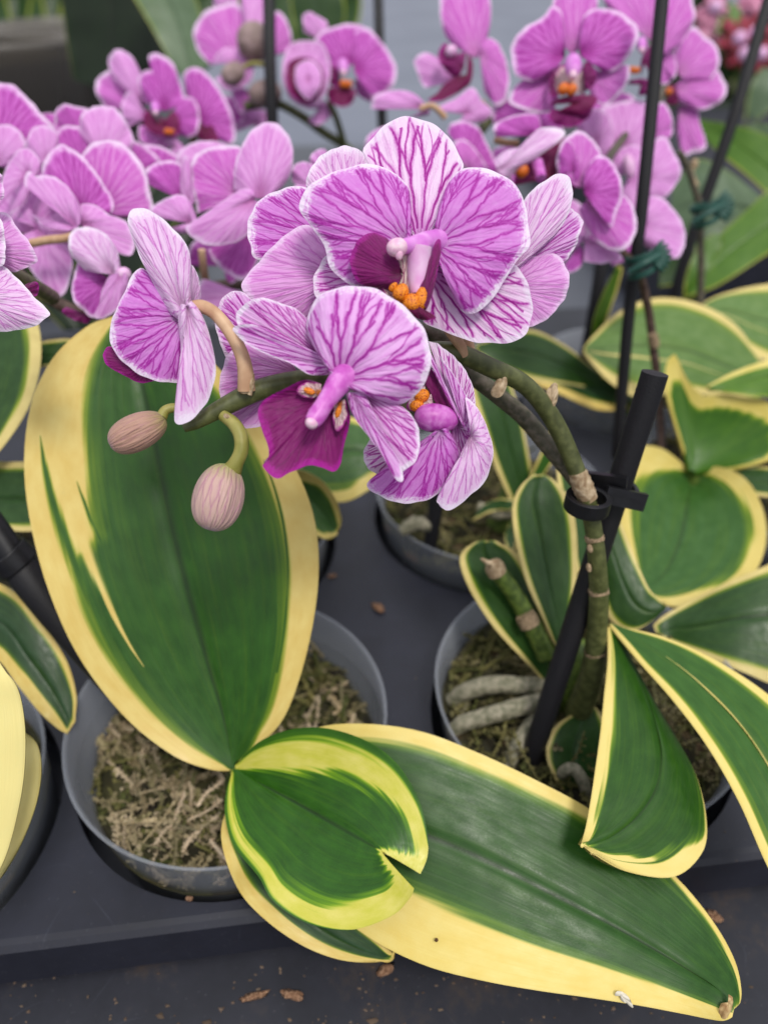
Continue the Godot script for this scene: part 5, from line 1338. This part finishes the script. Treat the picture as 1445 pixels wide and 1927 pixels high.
# ------------------------------------------------------------------ stakes and clips
func coil(parent: Node, called: String, m: String, x: float, y: float, d: float, r: float, w: float, turn := Vector3.ZERO, arc := 1.0):
	# a band bent round an axis, r and w in mm
	var st := PackedVector2Array()
	# x, y, normal x, normal y
	var prof := [[-0.6, -1.0, 0, -1], [0.6, -1.0, 0, -1], [0.75, -0.93, 1, -0.4], [0.8, -0.85, 1, 0], [0.8, 0.85, 1, 0], [0.75, 0.93, 1, 0.4], [0.6, 1.0, 0, 1], [-0.6, 1.0, 0, 1], [-0.75, 0.93, -1, 0.4], [-0.8, 0.85, -1, 0], [-0.8, -0.85, -1, 0], [-0.75, -0.93, -1, -0.4]]
	var vs := PackedVector3Array()
	var ns := PackedVector3Array()
	var us := PackedVector2Array()
	var idx := PackedInt32Array()
	var n := 40
	var c := P(x, y, d)
	var b := Basis.from_euler(turn * PI / 180.0)
	for i in n + 1:
		var a := TAU * arc * i / n
		for q in prof:
			var out := Vector3(cos(a), 0, sin(a))
			var p: Vector3 = out * (r + q[0]) + Vector3(0, q[1] * w * 0.5, 0)
			vs.append(c + b * p * 1e-3 - org)
			ns.append((b * (out * q[2] + Vector3(0, q[3], 0))).normalized())
			us.append(Vector2(float(i) / n, 0))
	var k := prof.size()
	for i in n:
		for j in k:
			var a0 := i * k + j
			var a1 := i * k + (j + 1) % k
			idx.append_array([a0, a1, a0 + k, a1, a1 + k, a0 + k])
	part(called, arr_mesh(vs, ns, us, idx), M[m], parent)

func stakes():
	var t := thing("plant_stake", "short thick black stake with a flat cut top, leaning right", "plant stake", P(1000, 1425, .262))
	part("stake_rod", rod_with_edge([P(988, 1462, .2545), P(1070, 1208, .2365), P(1150, 958, .2175), P(1232, 702, .2)], 0.0036), M.stake, t)
	t = thing("stake_clip", "black plastic clip joining the green stem to the cut stake", "plant clip", P(1105, 945, .21))
	coil(t, "stem_ring", "black", 1105, 946, .2068, 5.5, 4.4, Vector3(-6, 0, -4), 1.0)
	coil(t, "stake_ring", "black", 1163, 920, .2150, 4.9, 4.4, Vector3(14, 40, -18), 0.78)
	var slab := BoxMesh.new()
	slab.size = Vector3(0.0115, 0.0050, 0.0019)
	var o := part("lever", slab, M.black, t)
	o.position = P(1176, 938, .2085) - t.position
	o.rotation_degrees = Vector3(-20, 0, -12)
	o = part("lever", slab, M.black, t)
	o.position = P(1140, 908, .2115) - t.position
	o.rotation_degrees = Vector3(-10, -30, 10)
	# thin stakes behind
	var g := "thin black stakes rising behind"
	t = thing("plant_stake", "thin black stake crossing the right-hand flowers down to the green clip", "plant stake", P(1165, 850, .33), g)
	tube(t, "stake_rod", "stake", [[1160, 860, .345, 2.6], [1182, 600, .315, 2.6], [1208, 380, .295, 2.6], [1246, -10, .275, 2.55], [1252, -60, .272, 2.55]], 12)
	t = thing("plant_stake", "thin black stake running up to the top right corner", "plant stake", P(1270, 560, .40), g)
	tube(t, "stake_rod", "stake", [[1255, 600, .42, 3.0], [1300, 450, .40, 3.0], [1380, 220, .38, 3.0], [1445, 0, .37, 3.0], [1460, -50, .37, 3.0]], 12)
	t = thing("plant_stake", "upright black stake between the brown buds and the half-open cup flower", "plant stake", P(512, 300, .40), g)
	tube(t, "stake_rod", "stake", [[516, 330, .41, 3.2], [512, 220, .395, 3.2], [508, 100, .385, 3.2], [506, -40, .38, 3.2]], 12)
	t = thing("plant_stake", "black stake against the pale bench at the top centre", "plant stake", P(716, 200, .45), g)
	tube(t, "stake_rod", "stake", [[720, 260, .47, 3.0], [714, 80, .45, 3.0], [711, -30, .45, 3.0]], 12)
	t = thing("plant_stake", "dark stake behind the narrow yellow-green leaf", "plant stake", P(1110, 640, .42), g)
	tube(t, "stake_rod", "stake", [[1100, 680, .42, 3.6], [1122, 560, .40, 3.6], [1140, 440, .39, 3.6]], 12)
	t = thing("plant_stake", "black stake planted in the shaded bark of the pot behind the bare tray", "plant stake", P(810, 1030, .32), g)
	tube(t, "stake_rod", "stake", [[808, 1035, .325, 3.2], [816, 980, .317, 3.2], [826, 900, .309, 3.2], [835, 830, .302, 3.2]], 12)
	# stake at the left border with its collar
	t = thing("plant_stake", "thick black stake with a flared collar beside the tallest leaf", "plant stake", P(250, 1400, .236))
	part("stake_rod", rod_mesh(PackedVector3Array([P(380, 1440, .248), P(250, 1330, .244), P(140, 1200, .2385), P(66, 1105, .2335), P(28, 1050, .232)]), PackedVector3Array([Vector3(0.0022, 0, 0), Vector3(0.0034, 0, 0), Vector3(0.0046, 0, 0), Vector3(0.0053, 0, 0), Vector3(0.0056, 0, 0)]), 24), M.stake, t)
	part("stake_sleeve", rod_mesh(PackedVector3Array([P(32, 1058, .232), P(0, 1010, .2305), P(-60, 930, .228)]), PackedVector3Array([Vector3(0.0046, 0, 0), Vector3(0.0044, 0, 0), Vector3(0.0044, 0, 0)]), 24), M.black, t)
	coil(t, "collar", "black", 24, 1052, .2315, 6.1, 6.0, Vector3(-10, 0, 33))
	# green clips
	t = thing("stake_clip", "green toothed clip holding the brown stalk below the right-hand flowers", "plant clip", P(1215, 490, .30))
	green_clip(t, 1215, 492, .298, 1.0)
	t = thing("stake_clip", "green toothed clip on the stake nearer the right border", "plant clip", P(1335, 398, .365))
	green_clip(t, 1335, 398, .365, 1.1)

func green_clip(t: Node, x: float, y: float, d: float, s: float):
	coil(t, "clip_ring", "clip_green", x - 12, y - 10, d, 5.2 * s, 2.4 * s, Vector3(-15, 0, 20), 0.85)
	coil(t, "clip_ring", "clip_green", x - 8, y + 18, d, 5.0 * s, 2.2 * s, Vector3(-20, 20, 20), 0.85)
	tube(t, "clip_spine", "clip_green", [[x - 32, y + 20, d - .004, 1.2 * s], [x, y + 2, d - .007, 1.4 * s], [x + 30, y - 15, d - .004, 1.3 * s]], 10)
	var n := 7
	for i in n:
		var a := -0.9 + 1.8 * i / (n - 1)
		tube(t, "clip_tooth", "clip_green", [[x + 8, y - 8, d - .003, 1.0 * s], [x + 8 + 26 * cos(a), y - 10 + 26 * sin(a), d - .005, 1.05 * s], [x + 8 + 38 * cos(a), y - 10 + 36 * sin(a), d - .003, 0.7 * s]], 8)

func rod_with_edge(w: Array, r: float) -> ArrayMesh:
	var pts := PackedVector3Array(w)
	var last := pts[pts.size() - 1]
	var dirn := (last - pts[pts.size() - 2]).normalized()
	var rad := PackedVector3Array()
	for p in pts:
		rad.append(Vector3(r, 0, 0))
	return rod_mesh(pts, rad, 28, 24, 0.006)

# ------------------------------------------------------------------ far things
func far_background():
	var t := thing("strap_leaf_plant", "dark broad-leaved plant with one grey-green strap leaf, far behind at the top left", "plant", P(260, 200, 0.62))
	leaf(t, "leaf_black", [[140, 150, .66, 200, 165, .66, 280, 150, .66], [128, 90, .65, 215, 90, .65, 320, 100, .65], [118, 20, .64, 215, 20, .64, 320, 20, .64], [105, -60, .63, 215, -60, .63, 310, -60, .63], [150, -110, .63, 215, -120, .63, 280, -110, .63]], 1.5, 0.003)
	leaf(t, "leaf_dusty", [[330, 135, .60, 360, 145, .60, 400, 120, .60], [290, 60, .595, 340, 60, .60, 385, 50, .60], [255, 0, .59, 315, -5, .60, 365, -15, .60], [220, -60, .59, 280, -70, .60, 340, -70, .60]], 1.5, 0.003)
	leaf(t, "leaf_green", [[560, 90, .66, 600, 110, .66, 640, 80, .66], [550, 30, .65, 600, 30, .65, 650, 20, .65], [540, -40, .64, 590, -50, .64, 640, -50, .64]], 1.5, 0.003)
	tube(t, "stem", "stem_dull", [[615, 60, .70, 3.0], [625, 10, .70, 3.0], [635, -40, .70, 3.0]], 10)
	var g := "cloudy far pots at the top left"
	for q in [[20, 170, .86, "cloudy far pot of bark at the top left corner"], [165, 250, .97, "cloudy far pot of bark beside the dark broad leaf"]]:
		t = thing("plastic_pot", q[3], "flower pot", Vector3(P(q[0], q[1], q[2]).x, 0.0, P(q[0], q[1], q[2]).z), g)
		t.scale = Vector3(1.6, 1.8, 1.6)
		var prof := PackedVector2Array([Vector2(0.0001, 0.001), Vector2(0.045, 0.001), Vector2(0.058, 0.098), Vector2(0.0602, 0.1), Vector2(0.0602, 0.104), Vector2(0.0575, 0.104), Vector2(0.0572, 0.098), Vector2(0.044, 0.003), Vector2(0.0001, 0.003)])
		part("pot_wall", lathe(prof, 48), M.pot_far, t)
		part("bark_fill", lathe(PackedVector2Array([Vector2(0.0001, 0.004), Vector2(0.0428, 0.004), Vector2(0.0555, 0.092), Vector2(0.03, 0.098), Vector2(0.0001, 0.095)]), 40), M.soil, t)
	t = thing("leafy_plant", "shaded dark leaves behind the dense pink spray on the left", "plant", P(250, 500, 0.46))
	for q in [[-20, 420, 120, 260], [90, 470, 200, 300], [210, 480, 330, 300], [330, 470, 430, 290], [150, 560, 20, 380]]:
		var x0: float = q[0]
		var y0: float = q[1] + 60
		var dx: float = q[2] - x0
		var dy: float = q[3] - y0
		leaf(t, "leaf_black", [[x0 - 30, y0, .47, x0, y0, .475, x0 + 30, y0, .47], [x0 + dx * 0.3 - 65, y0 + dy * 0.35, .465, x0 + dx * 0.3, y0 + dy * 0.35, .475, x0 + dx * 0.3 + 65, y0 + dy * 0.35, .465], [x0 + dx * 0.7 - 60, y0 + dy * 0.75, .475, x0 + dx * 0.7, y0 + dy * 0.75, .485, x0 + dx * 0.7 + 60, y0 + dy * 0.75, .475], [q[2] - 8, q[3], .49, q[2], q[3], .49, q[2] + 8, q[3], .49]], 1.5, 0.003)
	t = thing("green_plant", "glossy plain green leaves behind the right stake", "plant", P(1400, 450, 0.46))
	leaf(t, "leaf_bright", [[1310, 225, .52, 1312, 240, .52, 1318, 255, .52], [1360, 232, .51, 1365, 262, .51, 1355, 290, .51], [1430, 250, .50, 1420, 300, .50, 1405, 330, .50], [1520, 300, .49, 1500, 370, .49, 1480, 400, .49]], 1.4, 0.003)
	leaf(t, "leaf_dusty", [[1380, 245, .515, 1384, 250, .515, 1390, 260, .515], [1420, 232, .51, 1430, 255, .51, 1425, 290, .51], [1500, 240, .50, 1500, 290, .50, 1480, 350, .50]], 1.4, 0.003)
	leaf(t, "leaf_dusty", [[1262, 440, .49, 1262, 400, .49, 1265, 350, .49], [1310, 470, .48, 1320, 380, .48, 1310, 300, .485], [1370, 460, .475, 1380, 390, .475, 1365, 320, .48], [1420, 430, .47, 1425, 395, .47, 1415, 360, .475], [1450, 400, .47, 1450, 392, .47, 1448, 384, .47]], 1.5, 0.003)
	leaf(t, "leaf_bright", [[1290, 560, .455, 1300, 550, .455, 1305, 535, .46], [1345, 540, .45, 1345, 500, .455, 1340, 460, .46], [1410, 500, .45, 1410, 450, .455, 1400, 400, .46], [1480, 450, .45, 1480, 400, .455, 1470, 340, .46], [1540, 380, .45, 1540, 360, .455, 1540, 330, .46]], 1.3, 0.003)
	leaf(t, "leaf_bright", [[1285, 570, .46, 1295, 560, .46, 1305, 570, .46], [1290, 520, .455, 1310, 515, .455, 1330, 520, .455], [1310, 470, .455, 1330, 470, .455, 1350, 480, .455], [1340, 440, .455, 1350, 440, .455, 1360, 450, .455]], 1.3, 0.003)
	leaf(t, "leaf_green", [[1240, 540, .47, 1240, 520, .47, 1245, 500, .47], [1290, 530, .465, 1295, 500, .465, 1290, 470, .465], [1340, 500, .46, 1340, 480, .46, 1340, 465, .46]], 1.3, 0.003)
	# far red orchids
	t = thing("red_orchid", "far crimson orchid, mostly blurred, at the top right", "orchid plant", P(1400, 150, 0.95))
	for q in [[1390, 70, 38], [1420, 60, 34], [1400, 100, 36], [1432, 100, 34], [1345, 12, 24]]:
		for k in 5:
			var a: float = TAU * k / 5.0 + q[0]
			var x: float = q[0] + cos(a) * q[2] * 0.3
			var y: float = q[1] + sin(a) * q[2] * 0.3
			var s: float = q[2] * 0.62
			fan(t, "petal", "crimson" if q[2] > 30 else "pink_far", q[0], q[1], 0.93 - k * 0.002, 0, 0, 6.0, [x - s * sin(a) * 0.5, y + s * cos(a) * 0.5, x + s * (cos(a) - 0.6 * sin(a)), y + s * (sin(a) + 0.6 * cos(a)), x + s * 1.3 * cos(a), y + s * 1.3 * sin(a), x + s * (cos(a) + 0.6 * sin(a)), y + s * (sin(a) - 0.6 * cos(a)), x + s * sin(a) * 0.5, y - s * cos(a) * 0.5])
		bud(t, "lip", "column_pale", q[0], q[1] - 10, q[0] + 2, q[1] + 14, .90, .90, 8.0, 0.1)
	tube(t, "stem", "stem_green", [[1385, 180, .96, 4.0], [1390, 120, .95, 4.0], [1370, 40, .95, 4.0], [1340, 0, .95, 4.0]], 10)
	leaf(t, "leaf_dusty", [[1400, 230, .92, 1410, 215, .92, 1420, 230, .92], [1410, 165, .91, 1430, 165, .91, 1480, 180, .91], [1430, 130, .91, 1450, 130, .91, 1500, 140, .91]], 1.4, 0.004)
	leaf(t, "leaf_green", [[1320, 160, .97, 1340, 150, .97, 1360, 160, .97], [1330, 120, .96, 1350, 118, .96, 1400, 130, .96], [1340, 90, .96, 1360, 85, .96, 1380, 100, .96]], 1.4, 0.004)
	t = thing("pink_orchid", "far faded pink orchid beside the crimson one", "orchid plant", P(1330, 120, 1.05))
	for q in [[1335, 60, 26], [1352, 92, 24], [1328, 30, 22], [1410, 8, 26], [1440, 18, 24]]:
		for k in 5:
			var a: float = TAU * k / 5.0 + q[1]
			var s: float = q[2]
			fan(t, "petal", "pink_far", q[0], q[1], 1.03 - k * 0.002, 0, 0, 6.0, [q[0] - s * 0.4 * sin(a), q[1] + s * 0.4 * cos(a), q[0] + s * (0.8 * cos(a) - 0.45 * sin(a)), q[1] + s * (0.8 * sin(a) + 0.45 * cos(a)), q[0] + s * cos(a), q[1] + s * sin(a), q[0] + s * (0.8 * cos(a) + 0.45 * sin(a)), q[1] + s * (0.8 * sin(a) - 0.45 * cos(a)), q[0] + s * 0.4 * sin(a), q[1] - s * 0.4 * cos(a)])
	tube(t, "stem", "stem_green", [[1345, 180, 1.06, 4.0], [1345, 100, 1.06, 4.0], [1335, 20, 1.06, 4.0]], 10)
	leaf(t, "leaf_bright", [[1345, 70, 1.0, 1355, 60, 1.0, 1365, 70, 1.0], [1352, 35, 1.0, 1370, 30, 1.0, 1392, 40, 1.0], [1362, 10, 1.0, 1375, 5, 1.0, 1390, 12, 1.0]], 1.4, 0.004)
	t = thing("leafy_plant", "dark green foliage mass behind the crimson orchid at the top right", "plant", P(1350, 250, 1.2))
	for q in [[1290, 240, 1250, -40], [1360, 260, 1330, -60], [1420, 260, 1440, -60], [1470, 240, 1500, 0], [1400, 300, 1300, 120], [1440, 320, 1500, 130]]:
		far_leaf(t, "leaf_black", q, 1.18, 50)
	t = thing("leafy_plant", "dark foliage at the top left corner beyond the cloudy far pots", "plant", P(60, 250, 1.25))
	for q in [[-20, 160, -40, -80], [40, 150, 30, -80], [100, 150, 110, -90], [160, 140, 170, -90], [380, 120, 420, -80], [560, 110, 540, -80], [600, 120, 650, -60]]:
		far_leaf(t, "leaf_green", q, 1.22, 52)
	# dark trays farther back on the bench
	var tray := BoxMesh.new()
	tray.size = Vector3(0.56, 0.06, 0.62)
	for q in [[0.50, -0.95, "dark far tray under the crimson orchid", 4.0], [-0.52, -0.93, "dark far tray under the cloudy pots at the top left", 9.0]]:
		t = thing("carrying_tray", q[2], "plant tray", Vector3(q[0], 0.0, q[1]))
		t.rotation_degrees.y = q[3]
		var o := part("slab", tray, M.tray, t)
		o.position.y = 0.0305
		var lip := BoxMesh.new()
		lip.size = Vector3(0.56, 0.012, 0.006)
		o = part("rim", lip, M.tray, t)
		o.position = Vector3(0, 0.0665, 0.306)

func far_leaf(t: Node, m: String, q: Array, d: float, w: float):
	var x0: float = q[0]
	var y0: float = q[1]
	var dx: float = q[2] - x0
	var dy: float = q[3] - y0
	leaf(t, m, [[x0 - 14, y0, d, x0, y0, d, x0 + 14, y0, d], [x0 + dx * 0.35 - w, y0 + dy * 0.35, d, x0 + dx * 0.35, y0 + dy * 0.35, d + 0.02, x0 + dx * 0.35 + w, y0 + dy * 0.35, d], [x0 + dx * 0.75 - w * 0.8, y0 + dy * 0.75, d, x0 + dx * 0.75, y0 + dy * 0.75, d + 0.02, x0 + dx * 0.75 + w * 0.8, y0 + dy * 0.75, d], [q[2] - 6, q[3], d - 0.02, q[2], q[3], d - 0.02, q[2] + 6, q[3], d - 0.02]], 1.4, 0.004)

# ------------------------------------------------------------------ crumbs
func on_plane(x: float, y: float, h: float) -> Vector3:
	var dirn := P(x, y, 1.0) - eye
	return eye + dirn * ((h - eye.y) / dirn.y)

func chip(called: String, label: String, x: float, y: float, h: float, size: Vector3, turn: float, m: String, sd: int):
	var t := MeshInstance3D.new()
	var r := RandomNumberGenerator.new()
	r.seed = sd
	var sp := SphereMesh.new()
	sp.radius = 1.0
	sp.height = 2.0
	sp.radial_segments = 14
	sp.rings = 8
	var a := sp.get_mesh_arrays()
	var vs: PackedVector3Array = a[Mesh.ARRAY_VERTEX]
	var n := FastNoiseLite.new()
	n.seed = sd
	n.frequency = 0.9
	for i in vs.size():
		var v := vs[i]
		v *= 1.0 + n.get_noise_3dv(v * 1.7) * 0.9
		vs[i] = v * size * 0.5
	a[Mesh.ARRAY_VERTEX] = vs
	a[Mesh.ARRAY_NORMAL] = null
	a[Mesh.ARRAY_TANGENT] = null
	var am := ArrayMesh.new()
	am.add_surface_from_arrays(Mesh.PRIMITIVE_TRIANGLES, a)
	var st := SurfaceTool.new()
	st.create_from(am, 0)
	st.generate_normals()
	t.mesh = st.commit()
	t.material_override = M[m]
	t.name = numbered(called)
	add_child(t)
	t.position = on_plane(x, y, h) + Vector3(0, size.y * 0.4, 0)
	t.rotation_degrees.y = turn
	tag(t, label, "bark bit")

func small_things():
	chip("bark_chip", "pinkish bark chip on the bare patch of tray", 712, 1146, TRAY_Y, Vector3(0.006, 0.002, 0.0035), -50, "bark", 3)
	chip("bark_chip", "tiny pale crumb on the tray near the yellow leaf edge", 625, 1085, TRAY_Y, Vector3(0.004, 0.001, 0.002), 20, "bark", 4)
	chip("bark_chip", "long straw shred on the lower tray, left of its twin", 478, 1876, LOW_Y, Vector3(0.008, 0.0014, 0.002), 15, "bark", 5)
	chip("bark_chip", "short thick straw shred on the lower tray, right of the long one", 550, 1873, LOW_Y, Vector3(0.006, 0.0016, 0.0024), -12, "bark", 6)
	chip("bark_chip", "small brown crumb on the tray just below the moss pot", 357, 1692, TRAY_Y, Vector3(0.002, 0.001, 0.0014), 0, "bark", 7)
	chip("bark_chip", "brown shred on the lower tray beside the long leaf tip", 1342, 1725, LOW_Y, Vector3(0.005, 0.0012, 0.003), -40, "bark", 8)
	chip("bark_chip", "reddish flake on the lower tray under the shaded leaf tip", 725, 1826, LOW_Y, Vector3(0.005, 0.0014, 0.003), 30, "bark", 9)
	# crumbs nobody would count
	var t := MeshInstance3D.new()
	t.name = "crumbs"
	t.set_meta("kind", "stuff")
	t.set_meta("label", "fine brown crumbs of growing mix scattered over the lower tray")
	t.set_meta("category", "crumbs")
	var st := SurfaceTool.new()
	st.begin(Mesh.PRIMITIVE_TRIANGLES)
	var r := RandomNumberGenerator.new()
	r.seed = 9
	for i in 300:
		var low := r.randf() < 0.8
		var p: Vector3
		if low:
			p = on_plane(r.randf_range(-50, 1445), r.randf_range(1790, 1960), LOW_Y)
			if p.z < -0.088:
				continue
		else:
			p = on_plane(r.randf_range(-50, 1445), r.randf_range(1000, 1760), TRAY_Y)
			var clear := true
			for q in POTS:
				if Vector2(p.x - q[0], p.z - q[1]).length() < 0.056:
					clear = false
			if not clear or p.z > -0.1 + absf(p.x) * 0.0:
				continue
		var s := r.randf_range(0.00015, 0.0006) * (1.0 if low else 0.6)
		if r.randf() < 0.06 and low:
			s *= 2.2
		var v := []
		for k in 4:
			var a := TAU * k / 4.0 + r.randf()
			v.append(p + Vector3(cos(a) * s * r.randf_range(0.7, 2.0), 0.0001, sin(a) * s * r.randf_range(0.7, 1.3)))
		var top := p + Vector3(0, s * 1.2, 0)
		st.set_color(Color(0.07, 0.045, 0.03).lerp(Color(0.17, 0.12, 0.085), r.randf()))
		for k in 4:
			st.add_vertex(v[k])
			st.add_vertex(v[(k + 1) % 4])
			st.add_vertex(top)
	st.generate_normals()
	t.mesh = st.commit()
	t.material_override = M.strand
	add_child(t)
